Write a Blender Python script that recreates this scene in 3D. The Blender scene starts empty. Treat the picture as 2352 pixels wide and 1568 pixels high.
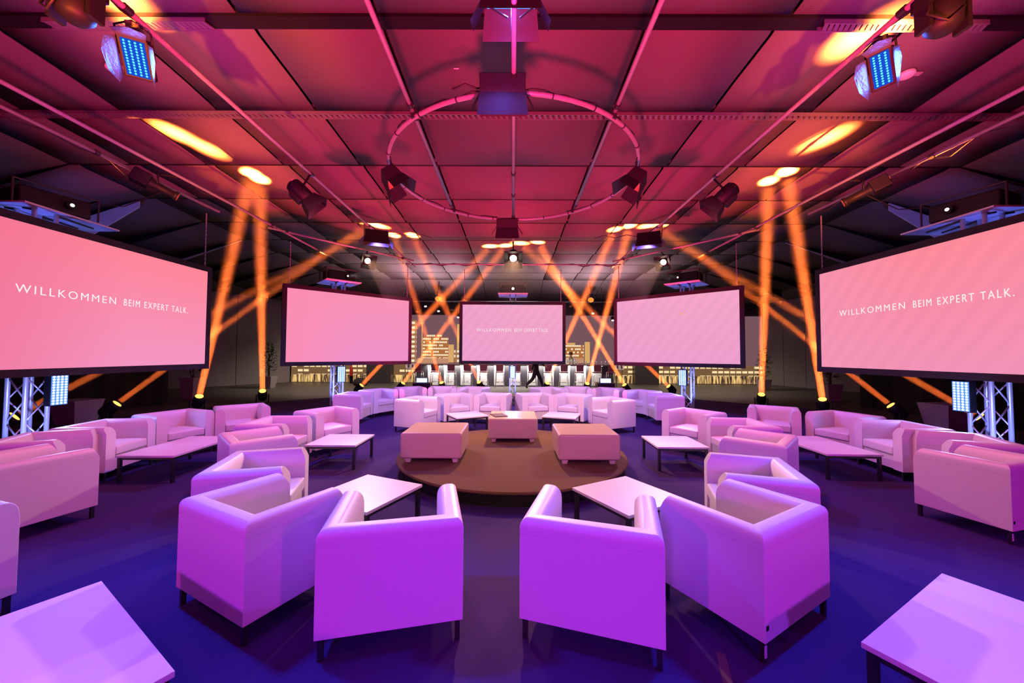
import bpy, bmesh, math, random
from mathutils import Vector, Matrix
R = math.radians
PI = math.pi
random.seed(7)
C = bpy.context.scene.collection

# ------------------------------------------------------------------ camera
F = 851.3; CX = 1176.0; CY = 784.0
cd = bpy.data.cameras.new('camera'); cam = bpy.data.objects.new('camera', cd); C.objects.link(cam)
cd.sensor_width = 36.0; cd.lens = F / 2352 * 36; cd.clip_start = .05; cd.clip_end = 100
CM = Matrix.Translation((0.003, 0, 1.6)) @ Matrix.Rotation(R(.129), 4, 'Z') @ Matrix.Rotation(R(90 + 1.993), 4, 'X') @ Matrix.Rotation(R(.271), 4, 'Z')
cam.matrix_world = CM
bpy.context.scene.camera = cam

def ray(px, py):
    d = CM.to_3x3() @ Vector(((px - CX) / F, -(py - CY) / F, -1))
    return CM.translation.copy(), d
def at_z(px, py, z):
    o, d = ray(px, py); t = (z - o.z) / d.z; return o + d * t
def at_y(px, py, y):
    o, d = ray(px, py); t = (y - o.y) / d.y; return o + d * t

# ------------------------------------------------------------------ render look, world
S = bpy.context.scene
S.view_settings.view_transform = 'Standard'; S.view_settings.look = 'None'
S.view_settings.exposure = 0.0; S.view_settings.gamma = 1.0; S.view_settings.use_curve_mapping = False
cy = S.cycles
cy.max_bounces = 5; cy.diffuse_bounces = 3; cy.glossy_bounces = 3; cy.transmission_bounces = 3
cy.volume_bounces = 0; cy.transparent_max_bounces = 8; cy.caustics_reflective = False; cy.caustics_refractive = False
cy.sample_clamp_indirect = 3.0; cy.sample_clamp_direct = 0; cy.use_denoising = True
cy.use_light_tree = True; cy.use_adaptive_sampling = False
W = bpy.data.worlds.new('world'); S.world = W; W.use_nodes = True
W.node_tree.nodes['Background'].inputs[0].default_value = (.25, .05, .35, 1)
W.node_tree.nodes['Background'].inputs[1].default_value = 0.004

# ------------------------------------------------------------------ large washes: lamps of the rig and added ones
def lookrot(d):
    return Vector(d).to_track_quat('-Z', 'Y').to_euler()
def spot(name, loc, target, power, color, angle=60, blend=.5, radius=.08):
    l = bpy.data.lights.new(name, 'SPOT'); l.energy = power; l.color = color
    l.spot_size = R(angle); l.spot_blend = blend; l.shadow_soft_size = radius
    o = bpy.data.objects.new(name, l); C.objects.link(o); o.location = loc
    o.rotation_euler = lookrot(Vector(target) - Vector(loc)); return o
def beamlight(loc, target, power, color, spread=2.9, size=.16):
    l = bpy.data.lights.new('moving_head_beam', 'AREA'); l.energy = power; l.color = color; l.shape = 'DISK'; l.size = size; l.spread = R(spread)
    o = bpy.data.objects.new('moving_head_beam', l); C.objects.link(o); o.location = loc
    o.rotation_euler = lookrot(Vector(target) - Vector(loc)); return o
BLUE = (.02, .09, 1.0); VIO = (.30, .035, 1.0); MAG = (1.0, .03, .75); WARM = (1.0, .52, .30); ORA = (1.0, .17, .028); RED = (1.0, .015, .10)
LIGHTS = dict(coral=420, 
    floor_blue=900, back_violet=440, back_magenta=270, key=850, ceil_red=4900, beam=230, halo=2300, warm_front=620)
# blue LED floods on the outer pipes, pointing down at the carpet in front of them
for s in (-1, 1):
    spot('blue_flood_light', (s * 3.05, 2.85, 3.9), (s * 2.2, .5, 0), LIGHTS['floor_blue'], BLUE, 92, .6, .15)
# violet floods at the rear end of the rig, behind the camera
for s in (-1, 1):
    spot('unseen_violet_light', (s * 2.4, -4.6, 2.4), (s * 1.4, 2.2, .45), LIGHTS['back_violet'] * 1.9, VIO, 46, .6, .2)
    spot('unseen_magenta_light', (s * 6.0, -3.6, 2.6), (s * 1.6, 3.0, .4), LIGHTS['back_magenta'] * 2.0, MAG, 70, .6, .2)
for s in (-1, 1):
    spot('unseen_magenta_light', (s * 2.5, -.4, 4.2), (s * 2.1, 1.55, .3), 95, MAG, 34, .6, .1)  # added from above to turn the nearest tables pinker
    spot('unseen_violet_light', (s * 5.6, -1.6, 4.0), (s * 4.3, 3.4, .3), 230, VIO, 48, .6, .2)  # added to give the outer armchairs more violet
# red uplight standing on the floor under the camera side of the rig, washing the ceiling
spot('unseen_red_uplight', (0, .95, .50), (0, .95, 5.3), LIGHTS['ceil_red'], RED, 138, .25, .22)
for sx_ in (-2.25, 2.25):
    spot('unseen_red_uplight', (sx_, 9.35, .25), (sx_ * 1.5, 10.2, 5.3), 2400, RED, 104, .6, .2)  # added pair hidden between the back rows, reddens the far ceiling
spot('added_orange_uplight', (0, -1.6, .30), (0, -.6, 5.3), LIGHTS['ceil_red'] * .22, (1, .08, .03), 124, .5, .2)  # added behind the camera to warm the ceiling colour
spot('added_blue_spill', (0, 2.9, 3.85), (0, 3.1, 5.35), 24, (.15, .08, 1), 160, .9, .1)  # added upward lamp, stands for blue spill of the top box flood

# ------------------------------------------------------------------ materials
def srgb(r, g, b):
    f = lambda c: (c / 255 / 12.92) if c / 255 <= .04045 else ((c / 255 + .055) / 1.055) ** 2.4
    return (f(r), f(g), f(b), 1)
def mat(name, col, rough=.6, metal=0, noise=.06, scale=40, bump=0, spec=.5):
    m = bpy.data.materials.new(name); m.use_nodes = True; nt = m.node_tree; b = nt.nodes['Principled BSDF']
    col = tuple(col) + (1,) if len(col) == 3 else col
    b.inputs['Roughness'].default_value = rough; b.inputs['Metallic'].default_value = metal
    b.inputs['Specular IOR Level'].default_value = spec
    tc = nt.nodes.new('ShaderNodeTexCoord'); n = nt.nodes.new('ShaderNodeTexNoise'); n.inputs['Scale'].default_value = scale
    n.inputs['Detail'].default_value = 3
    nt.links.new(tc.outputs['Object'], n.inputs['Vector'])
    mx = nt.nodes.new('ShaderNodeMix'); mx.data_type = 'RGBA'
    mx.inputs[6].default_value = tuple(c * (1 - noise) for c in col[:3]) + (1,); mx.inputs[7].default_value = tuple(min(1, c * (1 + noise)) for c in col[:3]) + (1,)
    nt.links.new(n.outputs['Fac'], mx.inputs[0]); nt.links.new(mx.outputs[2], b.inputs['Base Color'])
    if bump:
        bp = nt.nodes.new('ShaderNodeBump'); bp.inputs['Strength'].default_value = bump; bp.inputs['Distance'].default_value = .01
        nt.links.new(n.outputs['Fac'], bp.inputs['Height']); nt.links.new(bp.outputs['Normal'], b.inputs['Normal'])
    return m
def emis(name, col, strength, noise=0.0):
    m = bpy.data.materials.new(name); m.use_nodes = True; nt = m.node_tree; nt.nodes.clear()
    o = nt.nodes.new('ShaderNodeOutputMaterial'); e = nt.nodes.new('ShaderNodeEmission')
    col = tuple(col) + (1,) if len(col) == 3 else col
    e.inputs[0].default_value = col; e.inputs[1].default_value = strength; nt.links.new(e.outputs[0], o.inputs[0])
    if name != 'mural': m.cycles.emission_sampling = 'NONE'
    return m
LEATHER = mat('white_leather', (.74, .73, .73), .42, 0, .03, 220, .06)
CUSHION = mat('white_leather_cushion', (.76, .75, .75), .42, 0, .03, 220, .06)
OTTO = mat('tan_leather', (.50, .36, .23), .30, 0, .04, 160, .06)
WOODFOOT = mat('pale_wood', (.55, .42, .30), .5, 0, .15, 30)
LAMI = mat('white_laminate', (.80, .78, .78), .38, 0, .02, 300, .02)
DARKM = mat('dark_steel', (.07, .07, .075), .35, .8, .1, 60)
BLACKM = mat('black_powder_coat', (.008, .008, .012), .55, 0, .2, 60, 0, .25)
BLACKP = mat('black_plastic', (.010, .010, .013), .5, 0, .2, 60, 0, .3)
ALU = mat('brushed_aluminium', (.66, .66, .68), .35, .4, .08, 80)
STEELPIPE = mat('steel_pipe', (.30, .31, .35), .4, .35, .15, 25)
CHROME = mat('chrome', (.75, .75, .76), .15, 1, .03, 60)
RUBBER = mat('black_cable', (.012, .012, .013), .6, 0, .2, 60)
CARPET = mat('blue_grey_carpet', (.050, .029, .130), .95, 0, .35, 260, .5, .1)
STAGECARPET = mat('brown_stage_carpet', (.15, .088, .05), .95, 0, .30, 260, .5, .1)
WALLM = mat('grey_wall_panel', (.33, .32, .33), .8, 0, .06, 6)
DRAPE = mat('black_drape', (.012, .012, .016), .9, 0, .3, 8)
CEIL = mat('ceiling_panel_felt', (.118, .104, .108), .95, 0, .10, 90, .25, .2)
CEILD = mat('ceiling_gap_black', (.01, .01, .01), .9)
TRAY = mat('galvanised_tray', (.17, .165, .17), .5, .3, .1, 30)
BEAMM = mat('dark_beam_paint', (.006, .006, .008), .8, 0, .1, 20, 0, .2)
SHELF = mat('white_board', (.72, .72, .74), .5, 0, .03, 30)
STOOLM = mat('plum_fabric', (.24, .06, .11), .8, 0, .15, 120, .2)
BARDK = mat('dark_bar_front', (.05, .045, .05), .4, 0, .1, 10)
BARWH = mat('white_bar_panel', (.62, .62, .60), .5, 0, .03, 12)
BARTOP = mat('dark_counter_top', (.10, .09, .09), .25, 0, .1, 30)
GLASSM = mat('glass_ware', (.75, .78, .8), .08, 0, .02, 30)
POTM = mat('grey_planter', (.36, .34, .36), .7, 0, .1, 20)
LEAF = mat('dark_leaf', (.03, .07, .025), .6, 0, .3, 40)
BARK = mat('dark_bark', (.06, .04, .03), .9, 0, .3, 40)
SKIN = mat('skin', (.42, .24, .17), .5, 0, .08, 30)
HAIR = mat('dark_hair', (.02, .015, .012), .6, 0, .2, 120)
BLACKC = mat('black_cloth', (.018, .018, .022), .9, 0, .2, 90)
WHITEC = mat('white_shirt_cloth', (.6, .6, .6), .9, 0, .05, 90)
REDP = mat('red_enamel', (.5, .02, .02), .35)
PLASTW = mat('white_plastic', (.7, .7, .7), .5)
FOLDER = mat('maroon_folder', (.05, .015, .025), .5, 0, .1, 40)

# ------------------------------------------------------------------ mesh helpers
def tag(o, label=None, cat=None, group=None, kind=None):
    if label: o['label'] = label
    if cat: o['category'] = cat
    if group: o['group'] = group
    if kind: o['kind'] = kind
    return o
def empty(name, loc=(0, 0, 0), rz=0, label=None, cat=None, group=None):
    o = bpy.data.objects.new(name, None); C.objects.link(o); o.empty_display_size = .2
    o.location = loc; o.rotation_euler = (0, 0, rz); return tag(o, label, cat, group)
class MB:
    def __init__(s): s.bm = bmesh.new()
    def box(s, c, d, rz=0, M=None):
        m = Matrix.Translation(c) @ Matrix.Rotation(rz, 4, 'Z') @ Matrix.Diagonal((d[0], d[1], d[2], 1))
        if M is not None: m = M @ m
        r = bmesh.ops.create_cube(s.bm, size=1, matrix=m); return s
    def cyl(s, a, b, r, r2=None, n=12, caps=True):
        a = Vector(a); b = Vector(b); d = b - a; L = d.length
        q = d.to_track_quat('Z', 'Y').to_matrix().to_4x4()
        bmesh.ops.create_cone(s.bm, cap_ends=caps, segments=n, radius1=r, radius2=(r if r2 is None else r2), depth=L, matrix=Matrix.Translation((a + b) / 2) @ q); return s
    def tube(s, pts, r, n=8, closed=False):
        pts = [Vector(p) for p in pts]; N = len(pts); rings = []
        rr = r if isinstance(r, (list, tuple)) else [r] * N
        up = None
        for i, p in enumerate(pts):
            if closed: t = (pts[(i + 1) % N] - pts[i - 1])
            else: t = pts[min(i + 1, N - 1)] - pts[max(i - 1, 0)]
            t.normalize()
            if up is None:
                up = Vector((0, 0, 1)) if abs(t.z) < .9 else Vector((1, 0, 0))
            u = t.cross(up).normalized(); v = u.cross(t).normalized(); up = v
            rings.append([s.bm.verts.new(p + (u * math.cos(2 * PI * k / n) + v * math.sin(2 * PI * k / n)) * rr[i]) for k in range(n)])
        for i in range(N if closed else N - 1):
            A = rings[i]; B = rings[(i + 1) % N]
            for k in range(n): s.bm.faces.new((A[k], A[(k + 1) % n], B[(k + 1) % n], B[k]))
        if not closed:
            s.bm.faces.new(rings[0][::-1]); s.bm.faces.new(rings[-1])
        return s
    def poly(s, vs):
        s.bm.faces.new([s.bm.verts.new(v) for v in vs]); return s
    def prism(s, pts, z0, z1):
        a = [s.bm.verts.new((x, y, z0)) for x, y in pts]; b = [s.bm.verts.new((x, y, z1)) for x, y in pts]; n = len(pts)
        s.bm.faces.new(a[::-1]); s.bm.faces.new(b)
        for i in range(n): s.bm.faces.new((a[i], a[(i + 1) % n], b[(i + 1) % n], b[i]))
        return s
    def hexa(s, A, B):
        """solid between two loops of equal length"""
        a = [s.bm.verts.new(p) for p in A]; b = [s.bm.verts.new(p) for p in B]; n = len(a)
        s.bm.faces.new(a[::-1]); s.bm.faces.new(b)
        for i in range(n): s.bm.faces.new((a[i], a[(i + 1) % n], b[(i + 1) % n], b[i]))
        return s
    def lathe(s, prof, n=20, M=None):
        rings = []
        for r, z in prof:
            ring = []
            for k in range(n):
                p = Vector((r * math.cos(2 * PI * k / n), r * math.sin(2 * PI * k / n), z))
                if M is not None: p = M @ p
                ring.append(s.bm.verts.new(p))
            rings.append(ring)
        for A, B in zip(rings, rings[1:]):
            for k in range(n): s.bm.faces.new((A[k], A[(k + 1) % n], B[(k + 1) % n], B[k]))
        s.bm.faces.new(rings[0][::-1]); s.bm.faces.new(rings[-1]); return s
    def xf(s, M):
        bmesh.ops.transform(s.bm, matrix=M, verts=s.bm.verts); return s
    def build(s, name, m, parent=None, bevel=0, seg=2, smooth=False, loc=None):
        bmesh.ops.recalc_face_normals(s.bm, faces=s.bm.faces)
        if smooth:
            for f in s.bm.faces: f.smooth = True
        me = bpy.data.meshes.new(name); s.bm.to_mesh(me); s.bm.free()
        ms = m if isinstance(m, (list, tuple)) else [m]
        for x in ms: me.materials.append(x)
        o = bpy.data.objects.new(name, me); C.objects.link(o)
        if parent is not None: o.parent = parent
        if loc is not None: o.location = loc
        if bevel:
            b = o.modifiers.new('bevel', 'BEVEL'); b.width = bevel; b.segments = seg; b.limit_method = 'ANGLE'; b.angle_limit = R(35)
            b.harden_normals = False
            for f in me.polygons: f.use_smooth = True
            w = o.modifiers.new('wn', 'WEIGHTED_NORMAL'); w.keep_sharp = False
        return o
def copy_tree(o, parent=None):
    c = o.copy(); C.objects.link(c); c.parent = parent
    for ch in list(o.children): copy_tree(ch, c)
    return c

# ------------------------------------------------------------------ the room: floor, walls
CEILZ = 5.35
MB().poly([(-16, -5, 0), (16, -5, 0), (16, 21.2, 0), (-16, 21.2, 0)]).build('floor', mat('grey_oak_floor', (.105, .095, .085), .45, 0, .25, 5, .1)).__setitem__('kind', 'structure')
cp = [(-9.6, -4.5), (9.6, -4.5), (9.6, 10.5), (6.0, 14.1), (-6.0, 14.1), (-9.6, 10.5)]
tag(MB().prism(cp, .001, .010).build('carpet', CARPET), 'dark grey carpet covering the floor under the lounge', 'carpet')
def wall(name, a, b, z0, z1, m, seams=0, th=.12):
    a = Vector((a[0], a[1], 0)); b = Vector((b[0], b[1], 0)); d = b - a; n = Vector((d.y, -d.x, 0)).normalized()
    ctr = (a + b) / 2
    if n.dot(Vector((0, 6, 0)) - ctr) > 0: n = -n
    mb = MB(); L = d.length; k = max(1, seams); g = .012 if seams else 0
    for i in range(k):
        p = a + d * (i / k) + d.normalized() * g; q = a + d * ((i + 1) / k) - d.normalized() * g
        mb.hexa([(p.x, p.y, z0), (q.x, q.y, z0), (q.x, q.y, z1), (p.x, p.y, z1)],
                [(p.x + n.x * th, p.y + n.y * th, z0), (q.x + n.x * th, q.y + n.y * th, z0), (q.x + n.x * th, q.y + n.y * th, z1), (p.x + n.x * th, p.y + n.y * th, z1)])
    o = mb.build(name, m); o['kind'] = 'structure'; return o
wall('wall_back', (-12.45, 20.75), (14.0, 20.75), 0, 5.6, mat('dark_back_wall', (.06, .055, .06), .8))
wall('wall_back_left', (-15.2, 16.3), (-12.45, 20.75), 0, 5.2, WALLM, 4)
wall('wall_back_right', (14.0, 20.75), (15.3, 16.4), 0, 5.2, WALLM, 4)
wall('wall_far_left', (-15.2, 12.0), (-15.2, 16.3), 0, 5.2, WALLM, 3)
wall('wall_far_right', (15.3, 16.4), (15.3, 12.0), 0, 5.2, WALLM, 3)
# black drapes close off the two sides: pleated
def drape(name, x, y0, y1, z1, s):
    mb = MB(); n = int((y1 - y0) / .16); prof = []
    for i in range(n + 1):
        y = y0 + (y1 - y0) * i / n; prof.append((x + s * .05 * math.sin(i * 1.9) + s * .02 * math.sin(i * .7), y))
    for (xa, ya), (xb, yb) in zip(prof, prof[1:]):
        mb.poly([(xa, ya, 0), (xb, yb, 0), (xb, yb, z1), (xa, ya, z1)])
    bmesh.ops.remove_doubles(mb.bm, verts=mb.bm.verts, dist=1e-4)
    o = mb.build(name, DRAPE, smooth=True); sm = o.modifiers.new('th', 'SOLIDIFY'); sm.thickness = .02
    o['kind'] = 'structure'; return o
drape('wall_left', -11.0, -4.9, 11.9, 4.6, 1)
drape('wall_right', 11.05, -4.9, 11.9, 4.6, -1)
wall('wall_front', (-15.9, -5.0), (15.9, -5.0), 0, 5.4, DRAPE)
wall('wall_side_left', (-15.9, -5.0), (-15.9, 12.0), 0, 5.2, DRAPE)
wall('wall_side_right', (15.9, 12.0), (15.9, -5.0), 0, 5.2, DRAPE)
wall('wall_return_left', (-15.9, 12.0), (-15.2, 12.0), 0, 5.2, WALLM)
wall('wall_return_right', (15.3, 12.0), (15.9, 12.0), 0, 5.2, WALLM)

# ------------------------------------------------------------------ ceiling: sawtooth bays of felt panels with black joints
BAY = 1.6; Y0 = -5.6; NB = 15
SX = 1.512
seams = [SX * k for k in range(1, 6)]
def zslope(x, z):
    ax = abs(x)
    return z if ax <= 8.8 else max(z - (ax - 8.8) * .33, 4.55)
prof = [(0, .10), (.05, .092), (.11, .070), (.18, .040), (.26, .022), (1.0, .0), (BAY - .03, -.035)]
mbc = MB()
edges = [-15.9, -12.2, -8.8] + [-s for s in seams[:5]][::-1] + seams[:5] + [8.8, 12.2, 15.9]
edges = sorted(set([round(e, 4) for e in edges]))
for b in range(NB):
    yb = Y0 + b * BAY
    if yb > 18.0: break
    for xa, xb in zip(edges, edges[1:]):
        g = .022 if abs(xa) < 8 or abs(xb) < 8 else .008
        A = []
        for (dy, dz) in prof:
            A.append([(xa + (g if abs(xa) < 8 else 0.008), yb + dy, zslope(xa, CEILZ) + dz), (xb - (g if abs(xb) < 8 else .008), yb + dy, zslope(xb, CEILZ) + dz)])
        vs = [[mbc.bm.verts.new(p) for p in row] for row in A]
        for r0, r1 in zip(vs, vs[1:]):
            mbc.bm.faces.new((r0[0], r0[1], r1[1], r1[0]))
ce = mbc.build('ceiling', CEIL, smooth=True); ce['kind'] = 'structure'
so = ce.modifiers.new('th', 'SOLIDIFY'); so.thickness = .02; so.offset = 1
# sloping last part of the ceiling down to the back wall
mbc = MB(); ye = Y0 + NB * BAY
for xa, xb in zip(edges, edges[1:]):
    mbc.poly([(xa + .01, ye, zslope(xa, CEILZ)), (xb - .01, ye, zslope(xb, CEILZ)), (xb - .01, 20.8, zslope(xb, 4.72) if abs(xb) < 12 else 4.5), (xa + .01, 20.8, zslope(xa, 4.72) if abs(xa) < 12 else 4.5)])
o = mbc.build('ceiling_back_slope', CEIL); o['kind'] = 'structure'
o = MB().poly([(-16, -6, 5.62), (16, -6, 5.62), (16, 21, 5.62), (-16, 21, 5.62)]).build('ceiling_void', CEILD); o['kind'] = 'structure'
# black strips that close each step, from fold to fold, and one heavy beam near the camera
k = 0
for b in range(1, NB + 1):
    yb = Y0 + b * BAY
    k += 1
    mb = MB()
    if abs(yb - 4.0) < .1:
        mb.box((0, yb, 5.36), (17.6, .16, .16))
    else:
        mb.box((0, yb - .015, 5.345), (17.6, .035, .07))
    for s in (-1, 1):
        mb.hexa([(s * 8.8, yb - .03, 5.31), (s * 8.8, yb, 5.31), (s * 8.8, yb, 5.40), (s * 8.8, yb - .03, 5.40)],
                [(s * 12.2, yb - .03, 4.24 + .02), (s * 12.2, yb, 4.26), (s * 12.2, yb, 4.60), (s * 12.2, yb - .03, 4.60)])
    o = mb.build('trim_%d' % k, BEAMM); o['kind'] = 'structure'
# pale boards on the sloping flanks that catch the violet light
for s in (-1, 1):
    for (y, xa, xb, h, w) in ((8.72, 8.95, 10.3, .55, .50), (11.93, 8.85, 10.8, .05, .10)):
        za = zslope(xa, CEILZ) - .06; zb = zslope(xb, CEILZ) - .06; k += 1
        o = MB().hexa([(s * xa, y, za - h * .3), (s * xb, y, zb - h), (s * xb, y, zb), (s * xa, y, za)],
                      [(s * xa, y + .03, za - h * .3), (s * xb, y + .03, zb - h), (s * xb, y + .03, zb), (s * xa, y + .03, za)]).build('trim_%d' % k, SHELF)
        o['kind'] = 'structure'
# perforated cable tray along one joint
def tray(y, z, w, x0, x1, name, label, m, pitch=.085):
    t = empty(name, (0, y, z), 0, label, 'cable tray')
    MB().box(((x0 + x1) / 2, -w / 2, 0), (x1 - x0, .012, .05)).box(((x0 + x1) / 2, w / 2, 0), (x1 - x0, .012, .05)).build('side_rail', m, t)
    mb = MB(); n = int((x1 - x0) / pitch)
    for i in range(n):
        x = x0 + (i + .5) * (x1 - x0) / n
        mb.hexa([(x - .022, -w / 2, -.02), (x + .022, -w / 2, -.02), (x + .022, -w / 2, -.008), (x - .022, -w / 2, -.008)],
                [(x + .018, w / 2, -.02), (x + .062, w / 2, -.02), (x + .062, w / 2, -.008), (x + .018, w / 2, -.008)])
    o = mb.build('rungs', m, t)
    return t
tray(5.58, 5.27, .11, -8.0, 8.0, 'cable_tray', 'long perforated grey cable tray running across the ceiling above the pipe ring', TRAY)
for s, w in ((-1, 'left'), (1, 'right')):
    tray(3.99, 5.255, .10, s * 4.3 - .9, s * 4.3 + .9, 'perforated_tray', 'short perforated metal strip on the heavy black ceiling beam, ' + w + ' end', TRAY, .06)

# ------------------------------------------------------------------ far wall: night city print
def wind(name, base, dark, sx, sz, strength, thr=.45):
    """lit office storeys: bright window bands, procedural"""
    m = bpy.data.materials.new(name); m.use_nodes = True; nt = m.node_tree; nt.nodes.clear(); N = nt.nodes.new; L = nt.links.new
    o = N('ShaderNodeOutputMaterial'); e = N('ShaderNodeEmission'); tc = N('ShaderNodeTexCoord'); sp = N('ShaderNodeSeparateXYZ')
    L(tc.outputs['Object'], sp.inputs[0])
    def mth(op, a, b=None, clamp=False):
        q = N('ShaderNodeMath'); q.operation = op; q.use_clamp = clamp
        for i, v in enumerate((a, b)):
            if v is None: continue
            if isinstance(v, (int, float)): q.inputs[i].default_value = v
            else: L(v, q.inputs[i])
        return q.outputs[0]
    zf = mth('FRACT', mth('MULTIPLY', sp.outputs['Z'], sz)); xf = mth('FRACT', mth('MULTIPLY', sp.outputs['X'], sx))
    band = mth('MULTIPLY', mth('GREATER_THAN', zf, .42), mth('LESS_THAN', zf, .92))
    xw = mth('GREATER_THAN', xf, .18)
    cmb = N('ShaderNodeCombineXYZ'); L(mth('FLOOR', mth('MULTIPLY', sp.outputs['X'], sx)), cmb.inputs[0]); L(mth('FLOOR', mth('MULTIPLY', sp.outputs['Z'], sz)), cmb.inputs[2])
    wn = N('ShaderNodeTexWhiteNoise'); L(cmb.outputs[0], wn.inputs[0])
    lit = mth('MULTIPLY', mth('MULTIPLY', band, xw), mth('GREATER_THAN', wn.outputs['Value'], thr))
    mx = N('ShaderNodeMix'); mx.data_type = 'RGBA'; mx.inputs[6].default_value = dark; mx.inputs[7].default_value = base
    L(lit, mx.inputs[0]); L(mx.outputs[2], e.inputs[0]); e.inputs[1].default_value = strength; L(e.outputs[0], o.inputs[0]); m.cycles.emission_sampling = 'NONE'; return m
SKY = emis('night_sky_print', srgb(118, 84, 92), 1)
BL1 = wind('lit_office_print', srgb(255, 236, 200), srgb(176, 112, 62), 9.0, 5.6, 1, .25)
BL2 = wind('lit_tower_print', srgb(250, 232, 205), srgb(165, 115, 75), 2.2, 3.8, 1, .05)
BL3 = emis('pale_tower_print', srgb(216, 168, 104), 1)
BL4 = wind('quay_print', srgb(252, 228, 170), srgb(120, 88, 60), 3.0, 4.0, 1, .25)
def waterprint():
    m = bpy.data.materials.new('water_print'); m.use_nodes = True; nt = m.node_tree; nt.nodes.clear(); N = nt.nodes.new; L = nt.links.new
    o = N('ShaderNodeOutputMaterial'); e = N('ShaderNodeEmission'); tc = N('ShaderNodeTexCoord'); mp = N('ShaderNodeMapping'); mp.inputs['Scale'].default_value = (9, 1, 1.2)
    n = N('ShaderNodeTexNoise'); n.inputs['Scale'].default_value = 1.0; n.inputs['Detail'].default_value = 5
    cr = N('ShaderNodeValToRGB'); cr.color_ramp.elements[0].position = .42; cr.color_ramp.elements[0].color = srgb(70, 48, 40)
    cr.color_ramp.elements[1].position = .62; cr.color_ramp.elements[1].color = srgb(250, 205, 130)
    L(tc.outputs['Object'], mp.inputs[0]); L(mp.outputs[0], n.inputs[0]); L(n.outputs['Fac'], cr.inputs[0]); L(cr.outputs[0], e.inputs[0]); L(e.outputs[0], o.inputs[0]); m.cycles.emission_sampling = 'NONE'; return m
WAT = waterprint()
mur = empty('city_mural', (0, 20.72, 0), 0, 'wide backlit wall print of a city at night along the far wall', 'mural')
YM = 20.6
def mpx(x0, y0, x1, y1, y=YM):
    a = at_y(x0, y0, y); b = at_y(x1, y1, y); return (a.x, b.z, b.x, a.z)
def panel(mb, X0, Z0, X1, Z1, y, th=.01):
    mb.box(((X0 + X1) / 2, y - 20.72, (Z0 + Z1) / 2), (X1 - X0, th, Z1 - Z0)); return mb
panel(MB(), -12.3, .02, 13.9, 3.78, 20.66, .06).build('print_panel', SKY, mur)
panel(MB(), -12.3, .45, 13.9, 1.02, 20.62, .01).build('print_quay', BL4, mur)
panel(MB(), -12.3, .03, 13.9, .44, 20.62, .01).build('print_water', WAT, mur)
def bld(lst, m, y):
    for q in lst:
        X0, Z0, X1, Z1 = mpx(*q); panel(MB(), X0, max(Z0, .46), X1, Z1, y).build('print_building', m, mur)
bld([(969, 774, 1029, 832), (1298, 792, 1341, 834)], BL1, 20.61)
bld([(944, 735, 956, 832), (1043, 803, 1055, 832)], BL2, 20.61)
bld([(1030, 791, 1042, 832), (1050, 744, 1055, 803), (1343, 785, 1355, 834), (1302, 787, 1321, 792)], BL3, 20.605)
bld([(980, 768, 1015, 774)], BL1, 20.612)
bld([(968.5, 742, 970, 832), (965, 741, 974, 743)], emis('mast_print', srgb(214, 150, 100), 1), 20.60)
bld([(958, 822, 1030, 834), (1298, 822, 1341, 834)], emis('low_roofs_print', srgb(196, 140, 110), 1), 20.606)
# dark pillars in front of the print
k += 1
for x0, x1 in ((843, 899), (1458, 1512)):
    a = at_y(x0, 850, 20.1); b = at_y(x1, 850, 20.1)
    o = MB().box(((a.x + b.x) / 2, 20.25, 2.35), (b.x - a.x, .5, 4.7)).build('trim_%d' % k, BARDK); o['kind'] = 'structure'; k += 1

# ------------------------------------------------------------------ stage, ottomans
st = empty('stage', (0, 5.5, .010), 0, 'low round carpeted stage in the centre of the room', 'stage')
MB().lathe([(1.58, 0), (1.58, .135)], 72).build('plinth', BLACKM, st)
MB().lathe([(1.62, .135), (1.63, .15), (1.62, .167)], 72).build('carpet_top', STAGECARPET, st)
STZ = .177
def ottoman(x, y, rz, w, d, label):
    t = empty('ottoman', (x, y, STZ), rz, label, 'ottoman', 'leather ottomans on the round stage')
    mb = MB().box((0, 0, .225), (w, d, .33))
    mb.build('upholstery', OTTO, t, bevel=.028, seg=4)
    pts = [(sx * (w / 2 - .004), sy * (d / 2 - .004)) for sx, sy in ((-1, -1), (1, -1), (1, 1), (-1, 1))]
    MB().tube([(px, py, .362) for px, py in pts], .004, 6, closed=True).build('piping', OTTO, t)
    for sx in (-1, 1):
        for sy in (-1, 1):
            cx, cy_ = sx * (w / 2 - .09), sy * (d / 2 - .09)
            MB().hexa([(cx - .028, cy_ - .028, 0), (cx + .028, cy_ - .028, 0), (cx + .028, cy_ + .028, 0), (cx - .028, cy_ + .028, 0)],
                      [(cx - .042, cy_ - .042, .062), (cx + .042, cy_ - .042, .062), (cx + .042, cy_ + .042, .062), (cx - .042, cy_ + .042, .062)]).build('foot', WOODFOOT, t)
    return t
ottoman(-1.06, 5.27, 0, .80, .80, 'tan leather ottoman at the front edge of the stage, left one of the front pair')
ottoman(1.00, 5.23, 0, .80, .80, 'tan leather ottoman at the front edge of the stage, right one of the front pair')
ottoman(.01, 6.43, 0, .80, .82, 'tan leather ottoman at the back of the stage with a dark folder on it')
f_ = empty('folder', (-.23, 6.30, STZ + .391), R(20), 'thin maroon menu folder lying on the rear ottoman', 'folder')
MB().box((0, 0, .004), (.22, .31, .004)).build('back_cover', FOLDER, f_); MB().box((.004, 0, .010), (.22, .31, .004)).build('front_cover', FOLDER, f_)
MB().box((0, 0, .0068), (.20, .29, .003)).build('pages', WHITEC, f_)

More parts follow.
